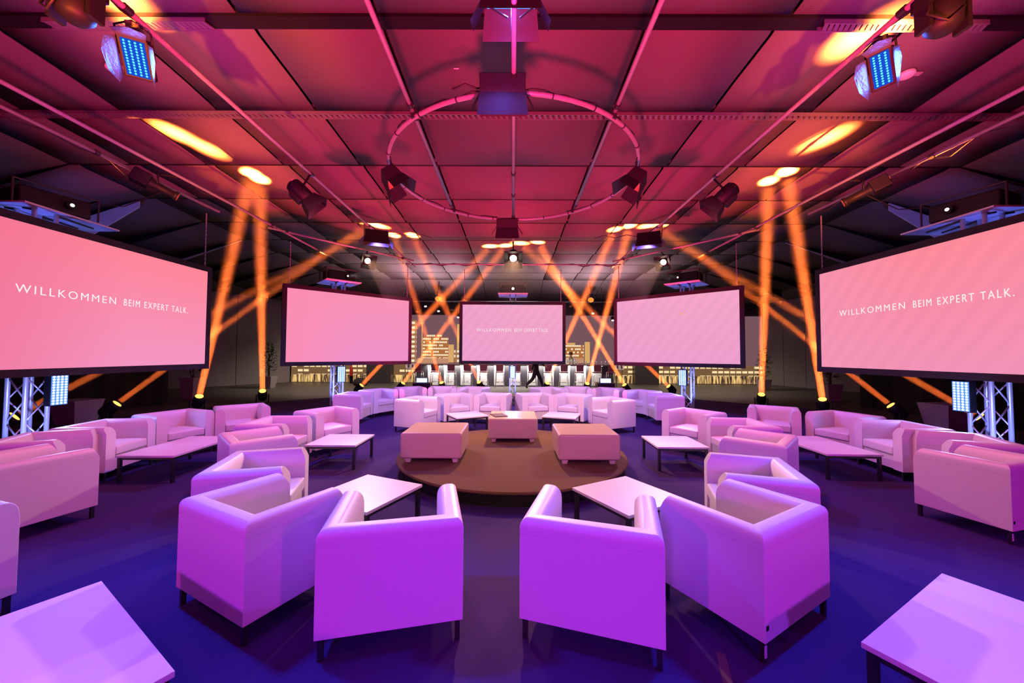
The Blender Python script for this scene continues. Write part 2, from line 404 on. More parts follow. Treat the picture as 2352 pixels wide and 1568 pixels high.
# ------------------------------------------------------------------ armchairs
AW, AD, AH, AB, AT = .762, .635, .668, .115, .135
def armchair():
    t = empty('armchair')
    # one wall section, swept round three sides with mitred corners; offset s runs inward from the outer face
    P = [(0, AB), (0, .570), (.002, .573), (.002, .575), (0, .578), (0, .622), (.004, .640), (.013, .655), (.028, .665), (.050, AH), (.078, AH - .001), (.098, .660), (.114, .646), (.126, .624), (.133, .596), (AT, .56), (AT, AB)]
    w, d = AW / 2, AD / 2
    mb = MB(); rows = []
    for (sx, sy, cx, cy_) in ((-1, 0, -w, d), (-1, -1, -w, -d), (1, -1, w, -d), (1, 0, w, d)):
        row = []
        for s, z in P:
            x = cx - sx * s; y = cy_ + (s if sy else 0)
            if not sy:                                    # arm tips: gently rounded towards the top
                y -= max(0, (z - .585)) * .55
            row.append(mb.bm.verts.new((x, y, z)))
        rows.append(row)
    for a, b in zip(rows, rows[1:]):
        for i in range(len(P)):
            j = (i + 1) % len(P); mb.bm.faces.new((a[i], a[j], b[j], b[i]))
    mb.bm.faces.new(rows[0]); mb.bm.faces.new(rows[-1][::-1])
    mb.build('shell', LEATHER, t, bevel=.007, seg=2)
    iw = AW - 2 * AT; idp = AD - AT
    MB().box((0, AT / 2 - .01, .205), (iw - .002, idp - .02, .178)).build('seat_base', LEATHER, t, bevel=.006)
    # cushion with a soft crown
    mb = MB(); n = 8; cw, cdp = iw - .012, idp - .004; top = []; bot = []
    for j in range(n + 1):
        r1 = []; r0 = []
        for i in range(n + 1):
            u = -1 + 2 * i / n; v = -1 + 2 * j / n
            crown = .020 * (1 - abs(u) ** 4) * (1 - abs(v) ** 4)
            x = u * cw / 2; y = AT / 2 + v * cdp / 2 + (.004 if v > .9 else 0)
            r1.append(mb.bm.verts.new((x, y, .408 + crown))); r0.append(mb.bm.verts.new((x, y, .297)))
        top.append(r1); bot.append(r0)
    for j in range(n):
        for i in range(n):
            mb.bm.faces.new((top[j][i], top[j][i + 1], top[j + 1][i + 1], top[j + 1][i])); mb.bm.faces.new((bot[j][i], bot[j + 1][i], bot[j + 1][i + 1], bot[j][i + 1]))
    for i in range(n):
        for A, B, C_, D in ((top[0][i], top[0][i + 1], bot[0][i + 1], bot[0][i]), (top[n][i + 1], top[n][i], bot[n][i], bot[n][i + 1]),
                            (top[i + 1][0], top[i][0], bot[i][0], bot[i + 1][0]), (top[i][n], top[i + 1][n], bot[i + 1][n], bot[i][n])):
            mb.bm.faces.new((A, B, C_, D))
    mb.build('seat_cushion', CUSHION, t, bevel=.018, seg=3)
    for sx in (-1, 1):
        for sy in (-1, 1):
            cx, cy_ = sx * (w - .028), sy * (d - .028)
            MB().box((cx, cy_, .0545), (.026, .026, .109)).box((cx - sx * .035, cy_, .111), (.10, .032, .008)).build('leg', DARKM, t)
    return t
GI = 'white leather armchairs of the inner circle round the stage'; GO = 'white leather armchairs of the outer circle'
chairs = [  # x, y, facing angle, mirrored fit, group, label
    (-.709, 2.34, 102.5, GI, 'white armchair with its back to us, just left of the aisle, nearest the camera'),
    (.503, 2.318, 180 - 106.9, GI, 'white armchair with its back to us, just right of the aisle, nearest the camera'),
    (-1.633, 2.494, 62.6, GI, 'white armchair turned cornerwise, touching the left side of the left front aisle chair'),
    (1.47, 2.413, 180 - 59.8, GI, 'white armchair turned cornerwise with a white leg tag, right of the right aisle chair'),
    (-2.226, 3.283, 16.6, GI, 'white armchair facing right, directly behind the cornerwise chair at left front'),
    (2.039, 3.166, 180 - 18.4, GI, 'white armchair facing left, directly behind the cornerwise chair at right front'),
    (-2.932, 4.299, 45.4, GI, 'white armchair showing its back corner between the left square and the long left table'),
    (2.852, 4.324, 180 - 44.4, GI, 'white armchair showing its back corner between the right square and the long right table'),
    (-3.296, 5.20, 3.1, GI, 'white armchair facing right, behind the left edge of the left square table'),
    (3.209, 5.227, 180 - 4.5, GI, 'white armchair facing left, behind the right edge of the right square table'),
    (-3.06, 6.157, -30.9, GI, 'white armchair facing us behind the far side of the left square table'),
    (3.008, 6.192, 180 + 34.1, GI, 'white armchair facing us behind the far side of the right square table'),
    (-1.986, 7.854, -20.9, GI, 'white armchair with its closed side to us, left end of row behind the stage'),
    (2.10, 7.917, 180 + 26, GI, 'white armchair with its closed side to us, right end of row behind the stage'),
    (-1.343, 8.612, -57.4, GI, 'white armchair behind the small left table in the row beyond the stage'),
    (1.40, 8.678, 180 + 59.6, GI, 'white armchair behind the small right table in the row beyond the stage'),
    (-.445, 8.73, -101.9, GI, 'white armchair left of the centre truss, middle of the row beyond the stage'),
    (.511, 8.79, 180 + 105.2, GI, 'white armchair right of the centre truss, middle of the row beyond the stage'),
    (-3.445, 2.045, -17, GO, 'white armchair cut off by the left edge of the picture, beside the near left table'),
    (-4.457, 3.426, 74.8, GO, 'white armchair with its long side to us at the left edge, below the big screen'),
    (4.507, 3.59, 180 - 74.7, GO, 'white armchair with a dark tag on its long side, at the right edge'),
    (-5.204, 4.114, 25, GO, 'white armchair at the left edge next to the tall left truss'),
    (5.235, 4.327, 180 - 24.5, GO, 'white armchair at the right edge next to the tall right truss'),
    (-5.351, 4.904, 8.7, GO, 'white armchair facing right behind the near end of the long left table'),
    (5.325, 5.113, 180 - 6.7, GO, 'white armchair facing left behind the near end of the long right table'),
    (-5.254, 5.795, -19.8, GO, 'white armchair behind the far end of the long left table'),
    (5.314, 5.987, 180 + 17.9, GO, 'white armchair behind the far end of the long right table'),
    (-4.739, 6.52, -47.8, GO, 'white armchair farthest back in the left outer row, before two moving lights'),
    (4.66, 6.669, 180 + 55, GO, 'white armchair farthest back in the right outer row, before two moving lights'),
    (-3.729, 8.749, .7, GO, 'white armchair with closed side to us, nearest the left middle truss in the back row'),
    (3.592, 8.812, 180 - 1.8, GO, 'white armchair with closed side to us, nearest the right middle truss in the back row'),
    (-3.476, 9.637, -31.5, GO, 'white armchair second from the left end of the back row'),
    (3.38, 9.70, 180 + 34.4, GO, 'white armchair second from the right end of the back row'),
    (-2.83, 10.297, -58.8, GO, 'white armchair in front of the left floor light bar, back row'),
    (2.65, 10.30, 180 + 58, GO, 'white armchair in front of the right floor light bar, back row'),
    (-1.977, 10.526, -83, GO, 'white armchair third from the centre truss at left, back row'),
    (1.848, 10.60, 180 + 81.6, GO, 'white armchair third from the centre truss at right, back row'),
    (-1.093, 10.432, -110.4, GO, 'white armchair closest to the centre truss on its left, back row'),
    (.963, 10.40, 180 + 115, GO, 'white armchair closest to the centre truss on its right, back row'),
]
proto = armchair()
FIXED = []
for i, (x, y, a, g, lab) in enumerate(chairs):
    o = proto if i == 0 else copy_tree(proto)
    o.location = (x, y, .010); o.rotation_euler = (0, 0, R(a - 90)); tag(o, lab, 'armchair', g); FIXED.append(o)
def chair_tag(o, cx, cy_, cz, size, m, name, rz=0, text=False):
    t = MB().box((cx, cy_, cz), size).build(name, m, o); return t
# paper label on a leg and small cloth tag, as on two of the right-hand chairs
for i, s in ((3, 1), (20, -1)):
    o = FIXED[i]
    sx, sy = (1, -1) if i == 3 else (-1, -1)
    sx = -1 if i == 3 else -1
    MB().box((sx * (AW / 2 - .028), -(AD / 2 - .0135), .06), (.022, .002, .062)).build('paper_label', PLASTW, o)
    MB().box((sx * (AW / 2 - .02), -(AD / 2 + .001), .19), (.022, .003, .024)).build('cloth_tag', BLACKP, o)

# ------------------------------------------------------------------ coffee tables
def table(x, y, rz, w, d, label, h=.345):
    t = empty('coffee_table', (x, y, .010), rz, label, 'table', 'white coffee tables with dark steel frames')
    h -= .010
    MB().box((0, 0, h - .0125), (w, d, .025)).build('table_top', LAMI, t, bevel=.0015, seg=1)
    mb = MB()
    for s in (-1, 1):
        mb.box((0, s * (d / 2 - .030), h - .041), (w - .09, .025, .030)); mb.box((s * (w / 2 - .030), 0, h - .041), (.025, d - .09, .030))
    mb.build('frame', DARKM, t)
    for sx in (-1, 1):
        for sy in (-1, 1):
            MB().box((sx * (w / 2 - .030), sy * (d / 2 - .030), (h - .026) / 2), (.034, .034, h - .026)).build('leg', DARKM, t)
    return t
table(-1.324, 3.439, R(-24.1), .70, .70, 'square white coffee table in front of the two left front armchairs')
table(1.048, 3.42, R(29.5 + 0), .70, .70, 'square white coffee table in front of the two right front armchairs')
table(-2.498, 5.473, 0, .70, .70, 'square white coffee table between the left stage edge and the left inner armchairs')
table(2.351, 5.464, R(-1.2), .70, .70, 'square white coffee table between the right stage edge and the right inner armchairs')
table(-4.493, 5.098, R(1.3), .70, 1.09, 'long white coffee table before the left outer row of armchairs')
table(4.401, 5.333, R(-2.1), .70, 1.09, 'long white coffee table before the right outer row of armchairs')
table(-1.974, 1.495, R(-31.7), 1.09, .70, 'long white coffee table in the bottom left corner of the picture')
table(2.186, 1.632, R(180 - 331.4), 1.09, .70, 'long white coffee table in the bottom right corner of the picture')
table(-.95, 7.80, R(-61.2), .69, .69, 'small white table left of the rear ottoman, behind the stage')
table(1.033, 7.80, R(70.3), .69, .69, 'small white table right of the rear ottoman, behind the stage')
# strip of gaffer tape on the carpet
tp = at_z(1665, 1540, .01)
tag(MB().box((0, 0, .0008), (.045, .24, .0012)).build('tape_strip', mat('purple_grey_tape', (.09, .06, .09), .7), loc=(tp.x, tp.y, .0102)), 'strip of grey tape stuck on the carpet near the bottom edge', 'tape').rotation_euler = (0, 0, R(-20))

# ------------------------------------------------------------------ trusses with projector shelves
def truss(x, y, z1, a, rz, label, cr=.025, shelf=(.9, .9), sh_off=(0, 0), pitch=.30):
    t = empty('truss_tower', (x, y, 0.010), rz, label, 'truss', 'aluminium truss towers behind the screens')
    h = a / 2 - cr
    for sx in (-1, 1):
        for sy in (-1, 1):
            MB().cyl((sx * h, sy * h, .012), (sx * h, sy * h, z1), cr, n=14).build('chord', ALU, t, smooth=True)
    for i, (ax, ay, bx, by) in enumerate(((-h, -h, h, -h), (h, -h, h, h), (h, h, -h, h), (-h, h, -h, -h))):
        mb = MB(); n = int((z1 - .1) / pitch); zs = .06
        for k in range(n):
            p, q = ((ax, ay), (bx, by)) if k % 2 == 0 else ((bx, by), (ax, ay))
            mb.cyl((p[0], p[1], zs + k * pitch), (q[0], q[1], zs + (k + 1) * pitch), cr * .38, n=8)
        mb.build('bracing', ALU, t, smooth=True)
    MB().box((0, 0, .006), (.62, .62, .012)).build('base_plate', BLACKM, t)
    sx, sy = sh_off
    MB().box((sx, sy, z1 + .012), (shelf[0], shelf[1], .022)).build('projector_shelf', SHELF, t)
    mb = MB()
    for s in (-1, 1):
        mb.cyl((s * h, -h, z1 - .02), (s * h + sx, sy - shelf[1] * .36, z1 - .005), .014, n=8); mb.cyl((s * h, h, z1 - .02), (s * h + sx, sy + shelf[1] * .36, z1 - .005), .014, n=8)
    mb.build('shelf_bracket', DARKM, t)
    return t
TZ = 3.52
truss(0, 12.15, TZ, .22, 0, 'aluminium truss tower below the centre screen', cr=.018, shelf=(.95, .9), pitch=.24)
truss(-4.80, 10.15, TZ, .29, R(43), 'aluminium truss tower behind the blank screen left of centre')
truss(4.78, 10.15, TZ, .29, R(-43), 'aluminium truss tower behind the striped screen right of centre')
truss(-6.55, 5.02, TZ, .29, 0, 'aluminium truss tower below the big left screen', shelf=(.72, 1.15), sh_off=(-.10, .25))
truss(6.45, 5.05, TZ, .29, 0, 'aluminium truss tower below the big right screen', shelf=(.72, 1.15), sh_off=(.10, .25))
GLOW = emis('lens_glow_white', (1, .93, .8), 9)
GLOWD = emis('lens_glow_dim', (1, .93, .8), 1.6)
def projector(x, y, rz, label, lens_off=.12, glow=None):
    t = empty('projector', (x, y, TZ + .035), rz, label, 'projector', 'black projectors on top of the trusses')
    mb = MB()
    for s in (-1, 1):
        for q in (-1, 1): mb.cyl((s * .24, q * .2, 0), (s * .24, q * .2, .03), .02, n=10)
    mb.build('foot', RUBBER, t)
    MB().box((0, 0, .15), (.70, .54, .26)).build('housing', BLACKP, t, bevel=.03, seg=3)
    fr = MB()
    for sx in (-1, 1):
        for sy in (-1, 1): fr.cyl((sx * .41, sy * .30, 0), (sx * .41, sy * .30, .34), .013, n=8)
        fr.cyl((sx * .41, -.30, .33), (sx * .41, .30, .33), .013, n=8); fr.cyl((-.41, sx * .30, .33), (.41, sx * .30, .33), .013, n=8)
    fr.build('rigging_frame', DARKM, t)
    MB().cyl((lens_off, -.25, .15), (lens_off, -.34, .15), .055, n=20).build('lens_barrel', BLACKM, t)
    MB().cyl((lens_off, -.34, .15), (lens_off, -.343, .15), .024 if glow is None else .038, n=20).build('lens', glow or GLOWD, t)
    mb = MB()
    for i in range(6): mb.box((-.22 + i * .03, -.262, .15), (.014, .004, .12))
    mb.build('vent', DARKM, t)
    return t
projector(0, 12.15, 0, 'black projector with a bright white lens above the centre screen', 0, GLOW)
projector(-4.80, 10.15, R(43), 'black projector above the blank screen left of centre')
projector(4.78, 10.15, R(-43), 'black projector above the striped screen right of centre', -.12)
projector(-6.68, 5.22, R(72), 'black projector above the big left screen')
projector(6.58, 5.25, R(-72), 'black projector above the big right screen', -.12)

# ------------------------------------------------------------------ projection screens
def screenmat(name, top, bot, edge, stripes):
    m = bpy.data.materials.new(name); m.use_nodes = True; nt = m.node_tree; nt.nodes.clear(); N = nt.nodes.new; L = nt.links.new
    o = N('ShaderNodeOutputMaterial'); e = N('ShaderNodeEmission'); tc = N('ShaderNodeTexCoord'); sp = N('ShaderNodeSeparateXYZ'); L(tc.outputs['Generated'], sp.inputs[0])
    a = N('ShaderNodeMix'); a.data_type = 'RGBA'; a.inputs[6].default_value = bot; a.inputs[7].default_value = top; L(sp.outputs['Z'], a.inputs[0])
    b = N('ShaderNodeMix'); b.data_type = 'RGBA'; b.inputs[7].default_value = edge
    mr = N('ShaderNodeMapRange'); mr.inputs[1].default_value = 0; mr.inputs[2].default_value = .55; mr.inputs[3].default_value = .75; mr.inputs[4].default_value = 0; L(sp.outputs['X'], mr.inputs[0])
    L(mr.outputs[0], b.inputs[0]); L(a.outputs[2], b.inputs[6]); src = b.outputs[2]
    if stripes:
        mp = N('ShaderNodeMapping'); mp.inputs['Rotation'].default_value = (0, R(-38), 0); L(tc.outputs['Object'], mp.inputs[0])
        w = N('ShaderNodeTexWave'); w.inputs['Scale'].default_value = 1.25; w.inputs['Distortion'].default_value = 1.2; w.inputs['Detail Scale'].default_value = .4; L(mp.outputs[0], w.inputs[0])
        m2 = N('ShaderNodeMix'); m2.data_type = 'RGBA'; m2.blend_type = 'MULTIPLY'; m2.inputs[7].default_value = (.955, .945, .96, 1); L(w.outputs['Fac'], m2.inputs[0]); L(src, m2.inputs[6]); src = m2.outputs[2]
    L(src, e.inputs[0]); e.inputs[1].default_value = 1.0; L(e.outputs[0], o.inputs[0]); return m
SH, SB = 1.80, 1.39
TXT = emis('projected_lettering', (1, .96, .94), .92)
def screen(x, y, rz, m, label, text, W_=3.2, tx=0, tsize=.115, tw=2.25, tz=None, icon=False):
    t = empty('projection_screen', (x, y, SB), rz, label, 'screen', 'projection screens hanging round the lounge')
    MB().box((0, 0, SH / 2), (W_, .012, SH)).build('screen_surface', m, t)
    b = .10; mb = MB()
    mb.box((0, .012, -b / 2), (W_ + 2 * b, .05, b)).box((0, .012, SH + b / 2), (W_ + 2 * b, .05, b)).box((-W_ / 2 - b / 2, .012, SH / 2), (b, .05, SH)).box((W_ / 2 + b / 2, .012, SH / 2), (b, .05, SH))
    mb.build('screen_frame', DRAPE, t)
    MB().box((0, .03, SH / 2), (W_, .01, SH)).build('rear_cloth', DRAPE, t)
    for s in (-1, 1):
        mb = MB(); zt = 4.33 - SB; n = 26
        zz = SH + b; xx = s * (W_ / 2 - .05)
        for i in range(n):
            z0 = zz + (zt - zz) * i / n; z1 = zz + (zt - zz) * (i + 1) / n
            mb.box((xx, .012, (z0 + z1) / 2), (.022 if i % 2 else .008, .008 if i % 2 else .022, (z1 - z0) * 1.1))
        mb.build('hanging_chain', STEELPIPE, t)
    if text:
        # the projected line, with the letters of the first word lighter
        lx = tx - tw / 2
        for s_, part_w, off in (('WILLKOMMEN', .480, 0), ('BEIM EXPERT TALK.', .475, .525)):
            cu = bpy.data.curves.new('lettering', 'FONT'); cu.body = s_; cu.size = tsize; cu.space_character = 1.3; cu.extrude = .001
            cu.offset = -.0004 if off == 0 else 0
            o = bpy.data.objects.new('lettering', cu); C.objects.link(o); bpy.context.view_layer.update()
            wd = o.dimensions.x
            me = bpy.data.meshes.new_from_object(o); bpy.data.objects.remove(o); o = bpy.data.objects.new('lettering', me); C.objects.link(o); me.materials.clear(); o.parent = t; o.rotation_euler = (R(90), 0, 0); sc = part_w * tw / wd
            o.scale = (sc, 1.25 if tsize > 0 else 1, 1)
            o.location = (lx + off * tw, -.0085, (tz or SH * .52)); me.materials.append(TXT)
    if icon:
        MB().box((.26, -.0085, SH * .73), (.045, .002, .045)).build('cursor_mark', emis('yellow_mark', srgb(255, 170, 70), 1), t)
    return t
SM_L = screenmat('screen_coral', srgb(255, 134, 152), srgb(243, 150, 194), srgb(240, 108, 145), False)
SM_R = screenmat('screen_coral_striped', srgb(255, 140, 155), srgb(244, 148, 185), srgb(246, 150, 180), True)
SM_2 = screenmat('screen_pink', srgb(247, 145, 180), srgb(238, 146, 202), srgb(252, 140, 175), False)
SM_3 = screenmat('screen_lilac', srgb(246, 166, 200), srgb(238, 160, 205), srgb(240, 160, 205), True)
screen(-.011, 11.85, 0, SM_3, 'lilac pink centre screen with the small welcome line', True, tw=2.30, tsize=.12)
screen(-4.304, 10.02, R(43.1), SM_2, 'blank pink screen to the left of the centre screen', False)
screen(4.304, 10.02, R(-43.1), SM_3, 'pink striped screen with one yellow dot to the right of the centre screen', False, icon=True)
screen(-6.004, 5.61, R(89.8), SM_L, 'big coral screen with the welcome line at the left edge', True, tw=2.36, tsize=.12)
screen(6.004, 5.61, R(-89.8), SM_R, 'big coral striped screen with the welcome line at the right edge', True, tw=2.36, tsize=.12)

# ------------------------------------------------------------------ pipes of the lighting rig
PZ = 4.36
def pipe(pts, r, label, name='rig_pipe', couplers=()):
    t = empty(name, pts[0], 0, label, 'pipe', 'steel pipes of the lighting rig')
    o = Vector(pts[0]); q = [Vector(p) - o for p in pts]
    MB().tube(q, r, 12).build('tube', STEELPIPE, t, smooth=True)
    for c in couplers:
        p = q[0].lerp(q[-1], c); d = (q[-1] - q[0]).normalized()
        MB().cyl(p - d * .03, p + d * .03, r * 1.45, n=12).build('coupler', DARKM, t)
    return t
for s, w in ((-1, 'left'), (1, 'right')):
    pipe([(s * 1.15, -3.5, PZ), (s * 1.15, 6.93, PZ)], .024, 'straight steel pipe crossing the ring lengthwise, ' + w + ' of its centre', couplers=(.2, .72, .985))
    pipe([(s * 3.12, -3.5, PZ), (s * 3.12, 11.7, PZ)], .024, 'long steel pipe carrying the ' + w + ' blue flood and the black fresnel lamps', couplers=(.3, .42, .6, .75))
    pipe([(s * 5.28, -3.5, PZ), (s * 5.20, 11.3, PZ)], .024, 'long steel pipe with the dark profile spot near the ' + w + ' side of the room', couplers=(.35, .77, .9))
    pipe([(s * 5.85, -3.5, PZ + .02), (s * 5.80, 7.2, PZ + .02)], .024, 'steel pipe directly above the big ' + w + ' screen', couplers=(.55, .8))
    pipe([(s * 5.30, 7.9, PZ - .05), (s * 2.9, 10.7, PZ - .05)], .024, 'diagonal steel pipe above the screen ' + w + ' of centre', couplers=(.1, .9))
pipe([(0, -3.5, PZ), (0, 9.1, PZ)], .024, 'straight steel pipe through the middle of the ring', couplers=(.56, .72, .78, .86))
pipe([(-3.3, 11.3, PZ), (3.3, 11.3, PZ)], .02, 'thin cross pipe hung with cables above the centre screen', couplers=(.03, .5, .97))
bp0 = pipe([(-5.2, 19.3, 4.35), (5.2, 19.3, 4.35)], .03, 'dark cross pipe above the bar with small spotlights', couplers=(.1, .9))
for x_ in (.6, 5.2, 9.8):
    MB().cyl((x_, 0, 0), (x_, 0, .80), .012, n=8).build('ceiling_rod', DARKM, bp0)
rg = empty('ring_pipe', (0, 5.54, PZ - .06), 0, 'large round steel pipe ring hanging under the ceiling', 'pipe ring')
RR = 1.80
MB().tube([(RR * math.cos(2 * PI * i / 72), RR * math.sin(2 * PI * i / 72), 0) for i in range(72)], .026, 12, closed=True).build('ring_tube', STEELPIPE, rg, smooth=True)
for i in range(22):
    a = 2 * PI * (i + .3) / 22
    d = Vector((-math.sin(a), math.cos(a), 0)); p = Vector((RR * math.cos(a), RR * math.sin(a), 0))
    MB().cyl(p - d * .008, p + d * .008, .031, n=12).build('cable_tie', RUBBER, rg)
for a in (51, 129, 231, 309, 90, 270):
    p = Vector((RR * math.cos(R(a)), RR * math.sin(R(a)), .03))
    MB().box(p, (.07, .07, .10)).build('clamp', DARKM, rg)
# cable lying over the ring
MB().tube([((RR + .03 * math.sin(i * 1.7)) * math.cos(R(100 + i * 4)), (RR + .02 * math.sin(i * 2.3)) * math.sin(R(100 + i * 4)), .035 + .012 * math.sin(i * 1.3)) for i in range(80)], .009, 6).build('ring_cable', RUBBER, rg, smooth=True)
# cables along pipes
def cable(pts, label, r=.008, name='power_cable'):
    o = Vector(pts[0]); q = [Vector(p) - o for p in pts]; out = []
    for a, b in zip(q, q[1:]):
        n = 8
        for i in range(n): out.append(a.lerp(b, i / n))
    out.append(q[-1])
    ob = MB().tube(out, r, 6).build(name, RUBBER, smooth=True, loc=o); tag(ob, label, 'cable', 'black cables of the lighting rig'); return ob
def wob(x0, y0, x1, y1, z, n, amp, sag, seed):
    rnd = random.Random(seed); P = []
    for i in range(n + 1):
        t = i / n; P.append((x0 + (x1 - x0) * t + rnd.uniform(-amp, amp), y0 + (y1 - y0) * t, z + (sag * rnd.random() if i % 2 else .03)))
    return P
for s, w in ((-1, 'left'), (1, 'right')):
    cable(wob(s * 3.15, 1.2, s * 3.15, 11.2, PZ, 30, .02, -.02, 3 + s), 'black cable tied along the ' + w + ' flood pipe')
    cable(wob(s * 5.86, 2.0, s * 5.84, 7.1, PZ, 16, .03, -.10, 13 + s), 'black cable drooping along the pipe above the big ' + w + ' screen')
    cable(wob(s * 5.26, 4.0, s * 5.22, 11.0, PZ, 16, .02, -.06, 23 + s), 'black cable along the pipe with the ' + w + ' profile spot')
    cable(wob(s * 3.1, 8.5, s * 1.9, 8.6, PZ, 5, .02, -.05, 31 + s) , 'short black cable sagging from the ' + w + ' flood pipe towards the ring')
cable(wob(-3.3, 11.32, 3.3, 11.32, PZ, 18, .02, -.06, 41), 'black cable bundle along the thin cross pipe over the centre screen', .014)
cable([(-5.9, 6.2, PZ), (-6.4, 6.0, 4.0), (-6.7, 5.5, 3.85)], 'black cable dropping to the projector of the big left screen')
cable([(5.9, 6.2, PZ), (6.3, 6.0, 4.0), (6.6, 5.5, 3.85)], 'black cable dropping to the projector of the big right screen')

# ------------------------------------------------------------------ lamps of the rig
LEDC = emis('led_cyan', (.10, .70, 1.0), 1.7)
LEDB = emis('led_ice_white', (.62, .78, 1.0), 4.0)
LEDF = emis('led_spill_glow', (.015, .10, .85), .75)  # spill of the diodes on their board, put in as emission
LEDW = emis('led_bar_spill_glow', (.10, .26, 1.0), 1.4)  # same diode spill for the light bars, as emission of the board
FOIL = mat('crumpled_black_foil', (.06, .06, .075), .4, .2, .2, 30, .6)
def frame_to(loc, d, up=(0, 0, 1)):
    """matrix whose -Y looks along d"""
    y = -Vector(d).normalized(); u = Vector(up); x = y.cross(u)
    if x.length < 1e-3: x = Vector((1, 0, 0))
    x.normalize(); z = x.cross(y)
    M = Matrix((x, y, z)).transposed().to_4x4(); M.translation = Vector(loc); return M
def place(o, M): o.matrix_world = M; return o
def led_grid(mb, w, h, nx, nz, r, y):
    for i in range(nx):
        for j in range(nz):
            mb.cyl((-w / 2 + w * (i + .5) / nx, y + .004, -h / 2 + h * (j + .5) / nz), (-w / 2 + w * (i + .5) / nx, y - .002, -h / 2 + h * (j + .5) / nz), r, n=8)
    return mb
def led_flood(loc, d, label, nx, hang):
    t = empty('led_flood', label=label, cat='stage light', group='blue LED floods with barn doors on the pipes')
    w, h = .048 * nx + .02, .36
    MB().box((0, .07, 0), (w + .06, .12, h + .05)).build('housing', BLACKM, t, bevel=.01)
    MB().box((0, .006, 0), (w, .008, h)).build('led_board', LEDF, t)
    led_grid(MB(), w - .015, h - .02, nx, 12, .0105, 0).build('led_lens', LEDC, t)
    for s in (-1, 1):      # ragged side flags
        pts = [(s * (w / 2 + .03), 0, h / 2), (s * (w / 2 + .10), -.10, h / 2 - .02), (s * (w / 2 + .12), -.17, h * .1), (s * (w / 2 + .09), -.20, -h * .42), (s * (w / 2 + .045), -.10, -h * .75), (s * (w / 2 + .03), 0, -h / 2)]
        MB().hexa(pts, [(p[0] + s * .004, p[1] + .003, p[2]) for p in pts]).build('barn_door', FOIL, t)
    pts = [(-w / 2 - .02, 0, h / 2 + .01), (w / 2 + .02, 0, h / 2 + .01), (w / 2 + .05, -.06, h / 2 + .09), (.02, -.09, h / 2 + .12), (-w / 2 - .05, -.05, h / 2 + .07)]
    MB().hexa(pts, [(p[0], p[1] + .004, p[2] + .004) for p in pts]).build('barn_door', FOIL, t)
    MB().tube([(-w / 2 - .05, .07, 0), (-w / 2 - .05, .10, h / 2 + .10), (0, .12, h / 2 + .18), (w / 2 + .05, .10, h / 2 + .10), (w / 2 + .05, .07, 0)], .011, 8).build('yoke', BLACKM, t)
    MB().box((0, .16, h / 2 + .10), (.12, .12, .14)).build('power_box', FOIL, t)
    place(t, frame_to(loc, d) @ Matrix.Scale(.72, 4))
    l = bpy.data.lights.new('led_panel_light', 'AREA'); l.energy = 9; l.color = (.06, .16, 1); l.shape = 'RECTANGLE'; l.size = .12; l.size_y = .2
    o = bpy.data.objects.new('led_panel_light', l); C.objects.link(o); dn = Vector(d).normalized(); o.location = Vector(loc) + dn * .012; o.rotation_euler = lookrot(dn); return t
pL = at_y(311, 135, 3.02); pR = at_y(2024, 160, 3.08)
led_flood(pL, (1.1, -2.2, -1.9), 'blue glowing LED flood with ragged flags hanging from the left pipe', 4, PZ)
led_flood(pR, (-2.6, -1.7, -1.6), 'blue glowing LED flood with ragged flags hanging from the right pipe', 3, PZ)
def moving_wash(p, label):
    t = empty('effect_light', p, 0, label, 'stage light', 'dark moving lights near the top picture edge')
    MB().box((0, 0, .12), (.26, .20, .10)).build('base', BLACKM, t, bevel=.01)
    for s in (-1, 1): MB().box((s * .14, 0, 0), (.03, .10, .26)).build('yoke_arm', BLACKM, t)
    MB().lathe([(.06, -.14), (.10, -.10), (.11, .05), (.07, .10)], 20).build('head', BLACKM, t, smooth=True)
    MB().tube([(.02, 0, .17), (-.10, -.04, .10), (-.18, -.06, -.06), (-.08, -.10, -.14), (.02, -.12, -.05)], .008, 6).build('looped_cable', RUBBER, t, smooth=True)
    MB().cyl((0, 0, .17), (0, 0, .26), .015, n=8).build('clamp', DARKM, t)
    return t
moving_wash(Vector((-3.12, 2.55, PZ - .27)), 'dark moving light on the left pipe, above the left blue flood')
moving_wash(Vector((3.12, 2.62, PZ - .27)), 'dark moving light on the right pipe, above the right blue flood')

